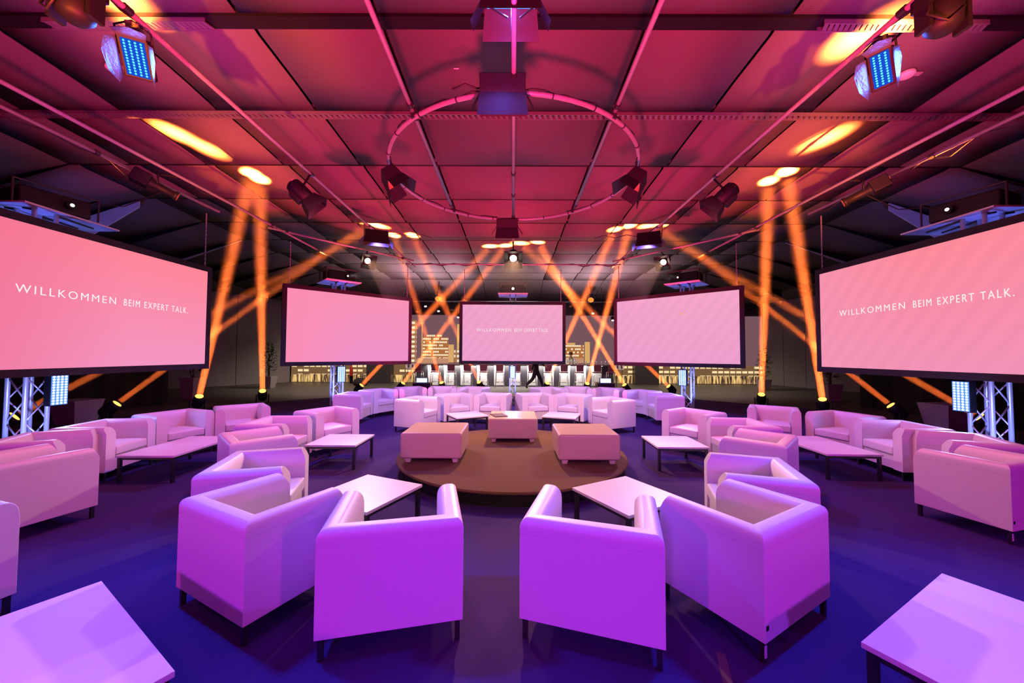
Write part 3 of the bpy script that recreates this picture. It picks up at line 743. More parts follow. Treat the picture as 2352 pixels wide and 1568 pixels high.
def fresnel(loc, d, label, lens, top, size=1.0, doors=True, lit=False):
    t = empty('fresnel_lamp', label=label, cat='spotlight', group='black fresnel lamps with barn doors')
    MB().lathe([(.055, .20), (.095, .17), (.105, .10), (.105, -.06), (.098, -.07)], 22, Matrix.Rotation(R(-90), 4, 'X')).build('lamp_body', BLACKM, t, smooth=True)
    MB().box((0, .03, -.10), (.12, .16, .06)).build('base_box', BLACKM, t, bevel=.01)
    MB().cyl((0, -.068, 0), (0, -.073, 0), .066 if lens is LON else .090, n=22).build('lens', lens, t)
    MB().cyl((-.075, .185, .02), (-.075, .19, .02), .02, n=12).build('focus_knob', mat('knob_red_white', (.7, .45, .45)) if 'knob_red_white' not in bpy.data.materials else bpy.data.materials['knob_red_white'], t)
    if doors:
        a, b, c = .095, (.15 if lens is not LON else .17), (.16 if lens is not LON else .085)
        for k in range(4):
            Mr = Matrix.Rotation(R(90 * k), 4, 'Y')
            A = [Mr @ Vector(p) for p in ((-a, -.07, a), (a, -.07, a), (b, -.07 - c, b), (-b, -.07 - c, b))]
            MB().hexa(A, [p + (Mr @ Vector((0, 0, .004))) for p in A]).build('barn_door', BLACKM, t)
    place(t, frame_to(loc, d) @ Matrix.Scale(size, 4))
    # yoke and clamp stay upright
    inv = t.matrix_world.inverted()
    L_ = Vector(loc); tp = Vector(top); r = .135 * size
    ax = t.matrix_world.to_3x3() @ Vector((1, 0, 0)); ax.normalize(); up = Vector((0, 0, 1)); up = (up - ax * up.dot(ax)).normalized()
    pts = [L_ + (ax * math.cos(R(a_)) + up * math.sin(R(a_))) * r for a_ in range(180, -1, -15)]
    MB().tube(pts, .009 * size, 8).xf(inv).build('yoke', BLACKM, t, smooth=True)
    MB().cyl(L_ + up * r, tp, .014 * size, n=8).xf(inv).build('hanging_stem', BLACKM, t)
    return t
LOFF = mat('dim_lens', (.5, .28, .12), .2)
LON = emis('fresnel_lens_lit', (1, .86, .62), 14)
AMB = emis('amber_reflection', (1, .22, .03), 1.6)  # orange light caught by the lens, put in as emission
def fy(px, py, y): return at_y(px, py, y)
fresnel(fy(697, 448, 5.5), (1.6, .9, -1.7), 'black fresnel lamp on the left pipe, in front of the round yellow light patch', LOFF, (-3.12, 5.6, PZ), 1.15)
fresnel(fy(1660, 455, 5.55), (-1.6, .9, -1.7), 'black fresnel lamp on the right pipe, below the bright yellow light patch', LOFF, (3.12, 5.7, PZ), 1.15)
fresnel(fy(1179, 590, 8.95), (0, -2.6, -1.9), 'lit white fresnel lamp hanging at the end of the centre pipe', LON, (0, 8.95, PZ), 1.25)
fresnel(fy(842, 597, 9.6), (2.2, -2.4, -1.7), 'lit warm fresnel lamp on the diagonal pipe left of centre', LON, (-3.82, 9.62, PZ - .05), 1.1)
fresnel(fy(1526, 600, 9.6), (-2.2, -2.4, -1.7), 'lit warm fresnel lamp on the diagonal pipe right of centre', LON, (3.85, 9.6, PZ - .05), 1.1)
fresnel(fy(1006, 683, 18.6), (.2, -1, -.9), 'reddish fresnel lamp hanging high over the left half of the bar', AMB, (-3.76, 18.7, 5.27), 1.6, False)
fresnel(fy(1357, 686, 18.6), (-.2, -1, -.9), 'reddish fresnel lamp hanging high over the right half of the bar', AMB, (3.9, 18.7, 5.27), 1.6, False)

BLG = emis('blue_gel_glow', (.10, .30, 1.0), 1.3)
def flood_box(loc, d, label, w=.46, tip='none', top=None):
    t = empty('cyclorama_flood', label=label, cat='stage light', group='black box floods hanging from ring and pipes')
    MB().hexa([(-w / 2, .16, -.09), (w / 2, .16, -.09), (w / 2, .16, .09), (-w / 2, .16, .09)], [(-w / 2, 0, -.12), (w / 2, 0, -.12), (w / 2, 0, .12), (-w / 2, 0, .12)]).build('housing', BLACKM, t, bevel=.006)
    A = [(-w / 2, 0, .12), (w / 2, 0, .12), (w / 2 + .03, -.20, .20), (-w / 2 - .03, -.20, .20)]
    MB().hexa(A, [(p[0], p[1], p[2] + .004) for p in A]).build('barn_door', BLACKM, t)
    nf = .09 if tip is BLG else .20
    A = [(-w / 2, 0, -.12), (w / 2, 0, -.12), (w / 2 + .03, -nf, -.12 - nf * .4), (-w / 2 - .03, -nf, -.12 - nf * .4)]
    MB().hexa(A, [(p[0], p[1], p[2] - .004) for p in A]).build('barn_door', BLACKM, t)
    for s in (-1, 1):
        A = [(s * w / 2, 0, -.10), (s * w / 2, 0, .10), (s * (w / 2 + .10), -.15, .12), (s * (w / 2 + .10), -.15, -.12)]
        MB().hexa(A, [(p[0] + s * .004, p[1], p[2]) for p in A]).build('barn_door', BLACKM, t)
    MB().box((0, -.004, 0), (w - .04, .006, .19)).build('front_glass', tip if tip != 'none' else LOFF, t)
    place(t, frame_to(loc, d))
    inv = t.matrix_world.inverted()
    if top is not None:
        L_ = Vector(loc); ax = (t.matrix_world.to_3x3() @ Vector((1, 0, 0))).normalized(); tp = Vector(top)
        for s in (-1, 1): MB().tube([L_ + ax * s * (w / 2 + .012), tp + ax * s * .05], .008, 6).xf(inv).build('bracket', DARKM, t)
    return t
flood_box(fy(1173, 6, 2.92), (0, .55, -1.2), 'blue lit box flood with open doors at the top centre of the picture', .44, BLG, (0, 2.95, PZ))
flood_box(fy(1155, 213, 3.72), (0, .9, -1.5), 'wide black box flood on the near side of the ring', .46, 'none', (-.07, 3.76, PZ - .06))
flood_box(fy(905, 418, 5.0), (.9, .3, -1.2), 'black box flood on the left side of the ring', .34, 'none', (-1.70, 5.0, PZ - .06))
flood_box(fy(1456, 423, 5.0), (-.9, .3, -1.2), 'black box flood on the right side of the ring', .34, 'none', (1.70, 5.0, PZ - .06))
flood_box(fy(1165, 520, 7.40), (0, .75, -1.5), 'black box flood on the far side of the ring', .42, 'none', (0, 7.36, PZ - .06))
flood_box(fy(865, 548, 7.7), (.12, -.30, -1.5), 'black box flood with a blue glowing mouth on the left pipe', .46, BLG, (-3.12, 7.8, PZ))
flood_box(fy(1490, 553, 7.7), (-.12, -.30, -1.5), 'black box flood with a blue glowing mouth on the right pipe', .46, BLG, (3.12, 7.8, PZ))
b_ = empty('dimmer_box', (-.20, 3.86, PZ + .03), R(12), 'small black control box lying on the near side of the ring', 'control box')
MB().box((0, 0, .05), (.22, .12, .10)).build('casing', BLACKP, b_, bevel=.01); MB().tube([(-.11, 0, .03), (-.20, -.02, .0), (-.32, -.03, .02), (-.45, .02, -.02)], .01, 6).build('plug_lead', RUBBER, b_, smooth=True)

def profile_spot(loc, d, label, top):
    t = empty('profile_spot', label=label, cat='spotlight', group='black profile spots on the side pipes')
    MB().lathe([(.06, .30), (.085, .26), (.09, .08), (.065, .04), (.06, -.20), (.075, -.22), (.075, -.26)], 20, Matrix.Rotation(R(-90), 4, 'X')).build('barrel', BLACKM, t, smooth=True)
    MB().box((0, .20, 0), (.22, .22, .20)).build('lamp_house', BLACKM, t, bevel=.015)
    MB().cyl((0, -.262, 0), (0, -.265, 0), .06, n=20).build('lens', LOFF, t)
    MB().cyl((.05, .315, .02), (.05, .32, .02), .025, n=12).build('knob', LOFF, t)
    place(t, frame_to(loc, d)); inv = t.matrix_world.inverted(); L_ = Vector(loc); ax = (t.matrix_world.to_3x3() @ Vector((1, 0, 0))).normalized()
    MB().tube([L_ - ax * .13, L_ - ax * .13 + Vector((0, 0, .14)), L_ + Vector((0, 0, .20)), L_ + ax * .13 + Vector((0, 0, .14)), L_ + ax * .13], .010, 8).xf(inv).build('yoke', BLACKM, t, smooth=True)
    MB().cyl(L_ + Vector((0, 0, .19)), Vector(top), .012, n=8).xf(inv).build('clamp', DARKM, t)
    return t
profile_spot(fy(362, 428, 5.75), (1.0, .9, -.55), 'black profile spot with a red edge on the left side pipe', (-5.235, 5.75, PZ))
profile_spot(fy(1983, 443, 5.75), (-1.0, .9, -.55), 'black profile spot on the right side pipe', (5.235, 5.75, PZ))
# small spotlights over the bar
def small_spot(loc, d, label, lit=True):
    t = empty('small_spotlight', label=label, cat='spotlight', group='small spotlights over the bar')
    MB().lathe([(.05, .14), (.08, .10), (.085, -.10)], 16, Matrix.Rotation(R(-90), 4, 'X')).build('can', BLACKM, t, smooth=True)
    MB().cyl((0, -.102, 0), (0, -.105, 0), .07, n=16).build('lens', GLOWD if lit else LOFF, t)
    MB().tube([(-.10, 0, 0), (-.10, 0, .12), (0, 0, .20), (.10, 0, .12), (.10, 0, 0)], .009, 6).build('yoke', BLACKM, t)
    place(t, frame_to(loc, d)); inv = t.matrix_world.inverted(); L_ = Vector(loc)
    up = (t.matrix_world.to_3x3() @ Vector((0, 0, 1))).normalized()
    MB().tube([L_ + up * .195, (L_.x, 19.28, 4.35)], .012, 6).xf(inv).build('hanging_stem', BLACKM, t); return t
for px, py, dx, lab, lit in ((977, 700, .4, 'small black spotlight hanging left of the reddish lamp over the bar', True), (1007, 711, .3, 'small lit spotlight below the reddish lamp over the left bar', True),
                             (958, 712, .4, 'small dark spotlight beside the frame of the blank screen', False), (1053, 725, -.2, 'small lit spotlight beside the left edge of the centre screen', True),
                             (1038, 708, 0, 'larger dark spotlight close to the left edge of the centre screen', False), (1310, 700, 0, 'dark spotlight close to the right edge of the centre screen', False),
                             (1362, 716, -.3, 'small lit spotlight over the right half of the bar', True), (1407, 732, -.2, 'small lit spotlight beside the frame of the striped screen', True)):
    small_spot(at_y(px, py, 19.2), (dx, -1, -1.6), lab, lit)

# LED light bars on the trusses and on the floor
def led_bank(loc, d, label, w=.17, h=.40, nx=4, nz=11, r=.0135, stand=None):
    t = empty('led_light_bar', label=label, cat='LED light bar', group='bright LED light bars on trusses and floor')
    MB().box((0, .05, 0), (w + .03, .10, h + .03)).build('housing', BLACKM, t, bevel=.008)
    MB().box((0, -.002, 0), (w + .005, .006, h + .005)).build('led_board', LEDW, t)
    led_grid(MB(), w, h, nx, nz, r, -.006).build('led_lens', LEDB, t)
    MB().tube([(0, .10, h * .3), (0, .16, 0), (0, .10, -h * .3)], .012, 8).build('bracket', BLACKM, t)
    place(t, frame_to(loc, d)); return t
led_bank((-6.26, 5.13, 1.08), (1, -.10, 0), 'vertical LED light bar on the truss under the big left screen')
led_bank((6.20, 5.16, 1.05), (-1, -.12, 0), 'vertical LED light bar on the truss under the big right screen')
led_bank((-4.55, 9.86, 1.05), (.60, -.73, 0), 'vertical LED light bar on the truss under the blank screen', .18, .40)
led_bank((4.52, 9.90, 1.0), (-.60, -.73, 0), 'vertical LED light bar on the truss under the striped screen', .18, .40)
led_bank((0, 11.97, 1.03), (0, -1, 0), 'vertical LED light bar on the centre truss', .15, .38)
def floor_bar(px, py, y, lab, lab2):
    p = at_y(px, py, y)
    t = led_bank(p, (0, -1, .15), lab, .38, .15, 10, 4, .016)
    c = empty('flight_case', (p.x, p.y + .12, 0), 0, lab2, 'flight case')
    MB().box((0, 0, (p.z - .09) / 2), (.62, .42, p.z - .11)).build('case_body', BLACKP, c, bevel=.01); MB().box((0, 0, p.z - .10), (.64, .44, .02)).build('case_rim', DARKM, c)
floor_bar(969, 873, 13.4, 'horizontal LED light bar glowing in front of the left bar stools', 'black case under the left floor light bar')
floor_bar(1391, 874, 13.4, 'horizontal LED light bar glowing in front of the right bar stools', 'black case under the right floor light bar')
# blue light thrown by the bars
spot('bar_light', (-6.15, 5.13, 1.08), (0, 4.5, .8), 60, (.25, .30, 1), 120, .5, .12)
spot('bar_light', (6.1, 5.16, 1.05), (0, 4.5, .8), 60, (.25, .30, 1), 120, .5, .12)
spot('bar_light', (-4.48, 9.78, 1.05), (0, 5.5, .7), 90, (.30, .28, 1), 120, .5, .12)
spot('bar_light', (4.45, 9.82, 1.0), (0, 5.5, .7), 90, (.30, .28, 1), 120, .5, .12)
spot('bar_light', (0, 11.87, 1.03), (0, 5.5, .5), 120, (.32, .28, 1), 130, .5, .12)
# added blue lamps that brighten the trusses and the shelf undersides
for x, y, lx, ly in ((-6.55, 5.02, .7, -.55), (6.45, 5.05, -.7, -.55), (-4.80, 10.15, .2, -.75), (4.78, 10.15, -.2, -.75), (0, 12.15, 0, -.8)):
    spot('added_truss_light', (x + lx, y + ly, .12), (x, y, 1.1), 130, (.22, .28, 1), 70, .6, .05)
    spot('added_truss_uplight', (x, y, 2.75), (x, y, 3.5), 22, (.10, .14, 1), 150, .5, .03)
# warm key light from the three lit fresnels
spot('fresnel_beam', fy(1179, 593, 8.80), (0, 3.2, .2), LIGHTS['key'] * 1.35, WARM, 62, .35, .07)
spot('fresnel_beam', fy(846, 600, 9.45), (.2, 4.6, .2), LIGHTS['key'], WARM, 55, .35, .07)
spot('fresnel_beam', fy(1522, 602, 9.45), (-.2, 4.6, .2), LIGHTS['key'], WARM, 55, .35, .07)
# warm fresnels of the near side look away from the camera at the stage
spot('fresnel_beam', (-2.85, 5.75, 3.75), (.6, 9.4, .4), LIGHTS['warm_front'], WARM, 80, .6, .07)
spot('fresnel_beam', (2.85, 5.80, 3.75), (-.6, 9.4, .4), LIGHTS['warm_front'], WARM, 80, .6, .07)
for sx_ in (-8, 0, 8):
    spot('added_hall_downlight', (sx_, 16.2, 4.9), (sx_, 18.0, 0), 800, (1, .80, .62), 120, .7, .3)  # added lamps to lift the floor and walls at the back
spot('added_hall_uplight', (-3.5, 16.8, 3.0), (-3.5, 16.6, 5.3), 1100, (1, .62, .70), 150, .8, .3)  # this and the next: added, unseen, to brighten the far ceiling
spot('added_hall_uplight', (3.5, 16.8, 3.0), (3.5, 16.6, 5.3), 1100, (1, .62, .70), 150, .8, .3)
for s_ in (-1, 1):
    spot('flood_spill', (s_ * 3.55, 3.2, 3.9), (s_ * 4.3, 4.7, 5.35), 110, (.28, .04, 1), 110, .9, .1)
spot('fresnel_beam', fy(1179, 593, 8.80) + Vector((0, -.02, 0)), (0, 2.0, 0), 1500, (1, .45, .2), 15, .5, .07)
for s_ in (-1, 1):
    spot('added_truss_uplight', (s_ * 7.0, 5.6, 2.9), (s_ * 9.6, 8.7, 5.0), 200, (.3, .2, 1), 34, .6, .05)  # added blue lamps aimed at the pale ceiling boards
for s_ in (-1, 1):
    spot('added_coral_light', (s_ * 1.95, 5.05, 4.05), (s_ * 5.0, 5.4, .5), LIGHTS['coral'], (1, .20, .26), 96, .7, .12)  # added coral lamps beside the ring to tint the outer armchairs
spot('added_front_beam', (0, -2.5, 4.2), (0, 6.0, .3), 620, (1, .50, .26), 25, .5, .07)  # added unseen lamp behind the camera, warms ottomans and aisle
# the box floods throw violet on the near armchairs' tops
spot('box_flood_light', fy(1173, 6, 2.92) + Vector((0, .02, -.03)), (0, 3.4, 0), 170, (.12, .12, 1), 150, .4, .06)
spot('box_flood_light', fy(865, 548, 7.7) + Vector((0, .01, -.03)), (-2.3, 8.6, 0), 600, (.22, .14, 1), 150, .4, .06)
spot('box_flood_light', fy(1490, 553, 7.7) + Vector((0, .01, -.03)), (2.3, 8.6, 0), 600, (.22, .14, 1), 150, .4, .06)

# ------------------------------------------------------------------ moving heads on the floor and their beams in the haze
LENSO = emis('moving_head_lens', (1, .42, .08), 3)
def hazemat(name, dens, col=(1, 1, 1, 1), g=0.0):
    m = bpy.data.materials.new(name); m.use_nodes = True; nt = m.node_tree; nt.nodes.clear()
    o = nt.nodes.new('ShaderNodeOutputMaterial'); v = nt.nodes.new('ShaderNodeVolumeScatter'); v.inputs['Density'].default_value = dens; v.inputs['Color'].default_value = col
    v.inputs['Anisotropy'].default_value = g; nt.links.new(v.outputs[0], o.inputs['Volume']); return m
HAZE = hazemat('stage_haze', .0155)
HAZE2 = hazemat('thin_haze', .014)
def frustum(a, b, r0, r1, name, m, n=20):
    o = MB().cyl((0, 0, 0), Vector(b) - Vector(a), r0, r1, n=n).build(name, m, smooth=True, loc=a)
    return o
def moving_head(lens_px, hit_px, lz, label, hazelabel, power=1.0, dens=.0155, thin=1.0):
    P = at_z(lens_px[0], lens_px[1], lz)
    # point on the ceiling
    H = at_z(hit_px[0], hit_px[1], CEILZ - .02); d = (H - P).normalized()
    pv = P - d * .20
    t = empty('moving_head', (pv.x, pv.y, 0), 0, label, 'moving light', 'moving heads on the floor around the lounge')
    q = d.to_track_quat('Z', 'Y').to_matrix().to_4x4(); az = math.atan2(d.y, d.x) - PI / 2
    Rz = Matrix.Rotation(az, 4, 'Z')
    MB().box((0, 0, .06), (.34, .28, .12)).xf(Rz).build('base', BLACKM, t, bevel=.015)
    for s in (-1, 1):
        MB().hexa([Rz @ Vector(p) for p in ((s * .13, -.05, .12), (s * .17, -.05, .12), (s * .17, .05, .12), (s * .13, .05, .12))],
                  [Rz @ Vector(p) for p in ((s * .14, -.04, pv.z + .05), (s * .17, -.04, pv.z + .05), (s * .17, .04, pv.z + .05), (s * .14, .04, pv.z + .05))]).build('yoke_arm', BLACKM, t)
    M = Matrix.Translation((0, 0, pv.z)) @ q
    MB().lathe([(.07, -.14), (.11, -.10), (.125, 0), (.115, .12), (.095, .19), (.088, .19)], 24, M).build('head', BLACKM, t, smooth=True)
    MB().lathe([(.085, .188), (.085, .196)], 24, M).build('lens', LENSO, t)
    L0 = P + d * .02
    beamlight(L0, H, LIGHTS['beam'] * power, ORA, 3.3 * thin, .14 * thin)
    ln = (H - P).length
    hm = 'stage_haze_%d' % round(dens * 1e4); hm = bpy.data.materials.get(hm) or hazemat(hm, dens)
    hz = frustum(P + d * .06, P + d * (ln - .10), .078 * thin, (.078 + (ln - .1) * .030) * thin, 'haze', hm)
    tag(hz, hazelabel, 'haze', None, 'stuff')
MH = [((458, 909), (575, 402), .5, 'left of the two upright moving lights left of the blank screen', 'the leaning upright orange beam beside the big left screen'),
      ((603, 897), (597, 415), .5, 'right of the two upright moving lights left of the blank screen', 'the vertical orange beam beside the blank screen'),
      ((270, 926), (838, 515), .5, 'moving light low under the big left screen, tilted right', 'the flat orange beam passing behind the big left screen'),
      ((35, 955), (868, 521), .5, 'moving light glowing through the left truss', 'the orange beam starting behind the left truss'),
      ((831, 884), (1125, 567), .5, 'moving light tilted right under the blank screen, nearest its middle', 'the orange beam from under the blank screen towards the centre'),
      ((926, 879), (1160, 566), .5, 'moving light tilted right at the right edge of the blank screen', 'the orange beam from the left bar end towards the centre'),
      ((1014, 878), (905, 541), .5, 'moving light tilted left among the left bar stools', 'the orange beam leaning left from the left bar stools'),
      ((1100, 877), (948, 541), .5, 'moving light tilted left just left of the centre truss', 'the orange beam leaning left behind the centre screen'),
      ((1257, 879), (1410, 530), .5, 'moving light beside the walking man, tilted right', 'the orange beam starting beside the walking man'),
      ((1349, 880), (1445, 522), .5, 'moving light between the right bar stools, tilted right', 'the steep orange beam over the right bar stools'),
      ((1434, 883), (1237, 559), .5, 'moving light tilted left at the left edge of the striped screen', 'the orange beam crossing leftwards over the right bar stools'),
      ((1535, 886), (1197, 561), .5, 'moving light tilted left under the striped screen', 'the orange beam from under the striped screen towards the centre'),
      ((2045, 930), (1522, 520), .5, 'moving light low under the big right screen, tilted left', 'the flat orange beam passing behind the big right screen'),
      ((2248, 957), (1490, 521), .5, 'moving light glowing through the right truss', 'the orange beam starting behind the right truss'),
      ((1749, 905), (1765, 420), .5, 'left of the two upright moving lights right of the striped screen', 'the vertical orange beam beside the striped screen'),
      ((1889, 916), (1808, 400), .5, 'right of the two upright moving lights right of the striped screen', 'the leaning upright orange beam beside the big right screen')]
BD = [.0085, .009, .005, .004, .009, .009, .007, .007, .012, .013, .012, .0095, .0065, .006, .0115, .011]
BP = [1, 1, .5, .5, .8, .8, .7, .7, .9, .9, .9, .7, .5, .5, 1, 1]
for (lp, hp, z, a, b), bd, bp_ in zip(MH, BD, BP):
    moving_head(lp, hp, z, 'black ' + a, 'hazy air lit by ' + b, bp_, bd, .8 if bp_ == .5 else 1.0)
# more moving heads outside the frame light the near ceiling
for src, hit, ang, pw in (((-7.9, -.8, .5), (400, 308), 3.0, .40), ((-7.7, -.5, .5), (480, 345), 3.0, .40), ((7.9, -.6, .5), (1897, 321), 3.6, .45), ((7.5, 3.4, .5), (1645, 413), 3.0, .06),
                          ((5.6, -.6, .5), (2000, 74), 5.0, .8), ((-5.6, -.6, .5), (260, -14), 5.0, .8)):
    beamlight(src, at_z(hit[0], hit[1], CEILZ - .02), LIGHTS['beam'] * pw, ORA, ang)

# weaker orange glow round the light patches, thrown by added, unseen lamps near the floor
for src, hit, ang, pw in (((-1.6, -1.2, .4), (580, 400), 15, 7.0), ((1.6, -1.2, .4), (1800, 405), 17, 8.5), ((-1.8, -1.6, .4), (470, 50), 26, 3.2), ((1.8, -1.6, .4), (1960, 80), 20, 3.0), ((0, 2.2, .25), (860, 525), 22, 1.6), ((0, 2.2, .25), (1500, 525), 22, 1.6), ((0, 2.2, .25), (1175, 565), 20, 1.6)):
    spot('added_orange_halo', src, at_z(hit[0], hit[1], CEILZ - .02), LIGHTS['halo'] * pw, (1, .16, .01), ang, 1, .1)
# short visible cones in front of the white lamps
for p, d, L_, r1, lab in ((fy(1179, 600, 8.7), (0, -.7, -.7), 1.1, .62, 'faint haze in front of the lit centre fresnel lamp'), (fy(848, 602, 9.4), (.8, -.4, -.5), 1.6, .75, 'faint haze in front of the left lit fresnel lamp'),
                          (fy(1518, 604, 9.4), (-.8, -.4, -.5), 1.6, .75, 'faint haze in front of the right lit fresnel lamp')):
    d = Vector(d).normalized()
    tag(frustum(p, p + d * L_, .08, r1, 'haze', HAZE2), lab, 'haze', None, 'stuff')
for s, a, w in ((-1, 43, 'left'), (1, -43, 'right')):
    c_, s_ = math.cos(R(a)), math.sin(R(a)); lx = .12 * -s
    P = Vector((s * 4.80 + lx * c_ + .36 * s_, 10.15 + lx * s_ - .36 * c_, TZ + .185)); d = Vector((-s * .93, -.36, -.02)).normalized()
    tag(frustum(P, P + d * 1.8, .04, .42, 'haze', HAZE2), 'faint haze in front of the projector %s of centre' % w, 'haze', None, 'stuff')
    spot('projector_beam', P, P + d * 5, 200, (.9, .9, 1), 26, .3, .03)

# ------------------------------------------------------------------ bar with stools
bar = empty('bar_counter', (0.08, 18.7, 0), 0, 'long bar counter with lit white front panels at the back of the room', 'bar')
MB().box((0, .10, .52), (9.9, .55, 1.02)).build('bar_body', BARDK, bar)
MB().box((0, .02, 1.075), (10.1, .86, .05)).build('counter_top', BARTOP, bar)
BX = [-4.28 + .795 * 0]
xs = [-4.05, -3.25, -2.42, -1.60, -.75, .05, .90, 1.72, 2.52, 3.32, 4.10]
for i, x in enumerate(xs):
    w_ = .50
    MB().hexa([(x - w_ / 2, -.18, .06), (x + w_ / 2, -.18, .06), (x + w_ / 2, -.18, 1.0), (x - w_ / 2, -.18, 1.0)], [(x - w_ / 2, -.21, .06), (x + w_ / 2, -.21, .06), (x + w_ / 2, -.21, 1.0), (x - w_ / 2, -.21, 1.0)]).build('front_panel', BARWH, bar)
STRIP = emis('under_counter_strip', (1, .97, .9), 9)
for x in xs: MB().box((x, -.33, 1.040), (.52, .03, .012)).build('light_strip', STRIP, bar)
def stool():
    t = empty('bar_stool', group='plum bar stools along the bar')
    MB().box((0, 0, .755), (.38, .38, .05)).build('seat', STOOLM, t, bevel=.015)
    MB().hexa([(-.165, -.19, .80), (.165, -.19, .80), (.165, -.15, .80), (-.165, -.15, .80)], [(-.185, -.23, 1.13), (.185, -.23, 1.13), (.185, -.195, 1.13), (-.185, -.195, 1.13)]).build('backrest', STOOLM, t, bevel=.01)
    for s in (-1, 1):
        MB().tube([(s * .17, -.17, .80), (s * .18, -.19, .45), (s * .22, -.24, .02)], .013, 8).build('leg', CHROME, t, smooth=True)
        MB().tube([(s * .17, .17, .74), (s * .18, .19, .45), (s * .22, .24, .02)], .013, 8).build('leg', CHROME, t, smooth=True)
    MB().tube([(-.205, -.225, .28), (.205, -.225, .28)], .011, 8).build('footrest', CHROME, t, smooth=True)
    MB().tube([(-.205, .225, .28), (.205, .225, .28)], .011, 8).build('footrest', CHROME, t, smooth=True)
    return t
sp0 = stool()
sx_ = [at_y(p, 850, 17.7).x for p in (961, 1000, 1037, 1074, 1111, 1148, 1187, 1222, 1259, 1295, 1331, 1371, 1404)]
nm = ['first from the left end, before the left light bar', 'second from the left end', 'third from the left end', 'fourth from the left end', 'fifth from the left end', 'next to the centre truss on its left',
      'next to the centre truss on its right', 'behind the walking man', 'just right of the walking man', 'fifth from the right end, below the bartender', 'fourth from the right end', 'second from the right end', 'last at the right end, behind the right light bar']
for i, x in enumerate(sx_):
    o = sp0 if i == 0 else copy_tree(sp0)
    o.location = (x, 17.75, 0); tag(o, 'plum bar stool with chrome legs, ' + nm[i], 'bar stool', 'plum bar stools along the bar')
# glasses and bottles on the counter
rnd = random.Random(5)
def glass(x, y, h, lab):
    o = MB().lathe([(.028, 0), (.006, .008), (.005, h * .45), (.030, h * .6), (.034, h * .8), (.028, h)], 10).build('wine_glass', GLASSM, smooth=True, loc=(x, y, 1.10)); tag(o, lab, 'glass', 'glasses on the right half of the bar')
for i in range(12):
    glass(2.9 + i * .19 + rnd.uniform(-.03, .03), 18.62 + rnd.uniform(-.1, .12), .17 + rnd.uniform(0, .06), 'clear glass standing on the right half of the bar counter')
for i in range(6):
    o = MB().lathe([(.035, 0), (.036, .14), (.014, .19), (.013, .25)], 10).build('bottle', GLASSM if i % 2 else BLACKP, smooth=True, loc=(-2.5 + i * .21, 18.72, 1.10)); tag(o, 'small bottle on the left half of the bar counter', 'bottle', 'bottles on the left half of the bar')
# under-counter light really lights the panels
for x in (-3.3, -1.2, .9, 3.0):
    l = bpy.data.lights.new('under_counter_light', 'AREA'); l.energy = 42; l.color = (1, .97, .9); l.shape = 'RECTANGLE'; l.size = 2.0; l.size_y = .03
    o = bpy.data.objects.new('under_counter_light', l); C.objects.link(o); o.location = (x, 18.36, 1.03); o.rotation_euler = (R(12), 0, 0)
l = bpy.data.lights.new('bar_fill_light', 'AREA'); l.energy = 120; l.color = (1, .72, .5); l.size = 3; o = bpy.data.objects.new('bar_fill_light', l); C.objects.link(o); o.location = (0, 17.6, 4.6)  # added soft fill above the bar area, no fixture
# display easels beside the bar
for px, rz, lab in ((943, .3, 'white display board leaning at the left end of the bar'), (1423, -.1, 'white display board with two dark pictures at the right end of the bar')):
    p = at_y(px, 843, 17.4); t = empty('display_board', (p.x, 17.4, 0), rz, lab, 'display board')
    MB().box((0, 0, 0), (.40, .02, .26)).xf(Matrix.Translation((0, 0, 1.03)) @ Matrix.Rotation(R(-20), 4, 'X')).build('board', emis('board_white', (.75, .72, .6), .9) if False else SHELF, t)
    for s in (-1, 1): MB().box((s * .09, -.013, 0), (.07, .004, .16)).xf(Matrix.Translation((0, 0, 1.03)) @ Matrix.Rotation(R(-20), 4, 'X')).build('picture', BARDK, t)
    for s in (-1, 1): MB().cyl((s * .15, .02, 0), (s * .12, .02, .92), .01, n=8).build('stand_leg', DARKM, t)
e_ = empty('fire_extinguisher', (at_y(807, 850, 20.0).x, 20.0, 0), 0, 'red fire extinguisher standing before the lit print', 'fire extinguisher')
MB().lathe([(.08, .4), (.085, .42), (.085, .85), (.04, .92), (.03, .98)], 14).build('cylinder_body', REDP, e_, smooth=True); MB().box((0, 0, 1.0), (.10, .03, .05)).build('valve', BLACKP, e_); MB().box((0, .05, .2), (.16, .04, .4)).build('wall_stand', BLACKP, e_)
bg = empty('bag', (at_y(828, 865, 18.8).x, 18.8, 0), 0, 'dark bag left on the floor beside the extinguisher', 'bag')
MB().lathe([(.30, 0), (.36, .12), (.30, .30), (.12, .38)], 14).build('bag_body', BLACKC, bg, smooth=True); MB().tube([(-.15, 0, .33), (-.08, 0, .46), (.08, 0, .46), (.15, 0, .33)], .015, 8).build('bag_handle', BLACKC, bg)

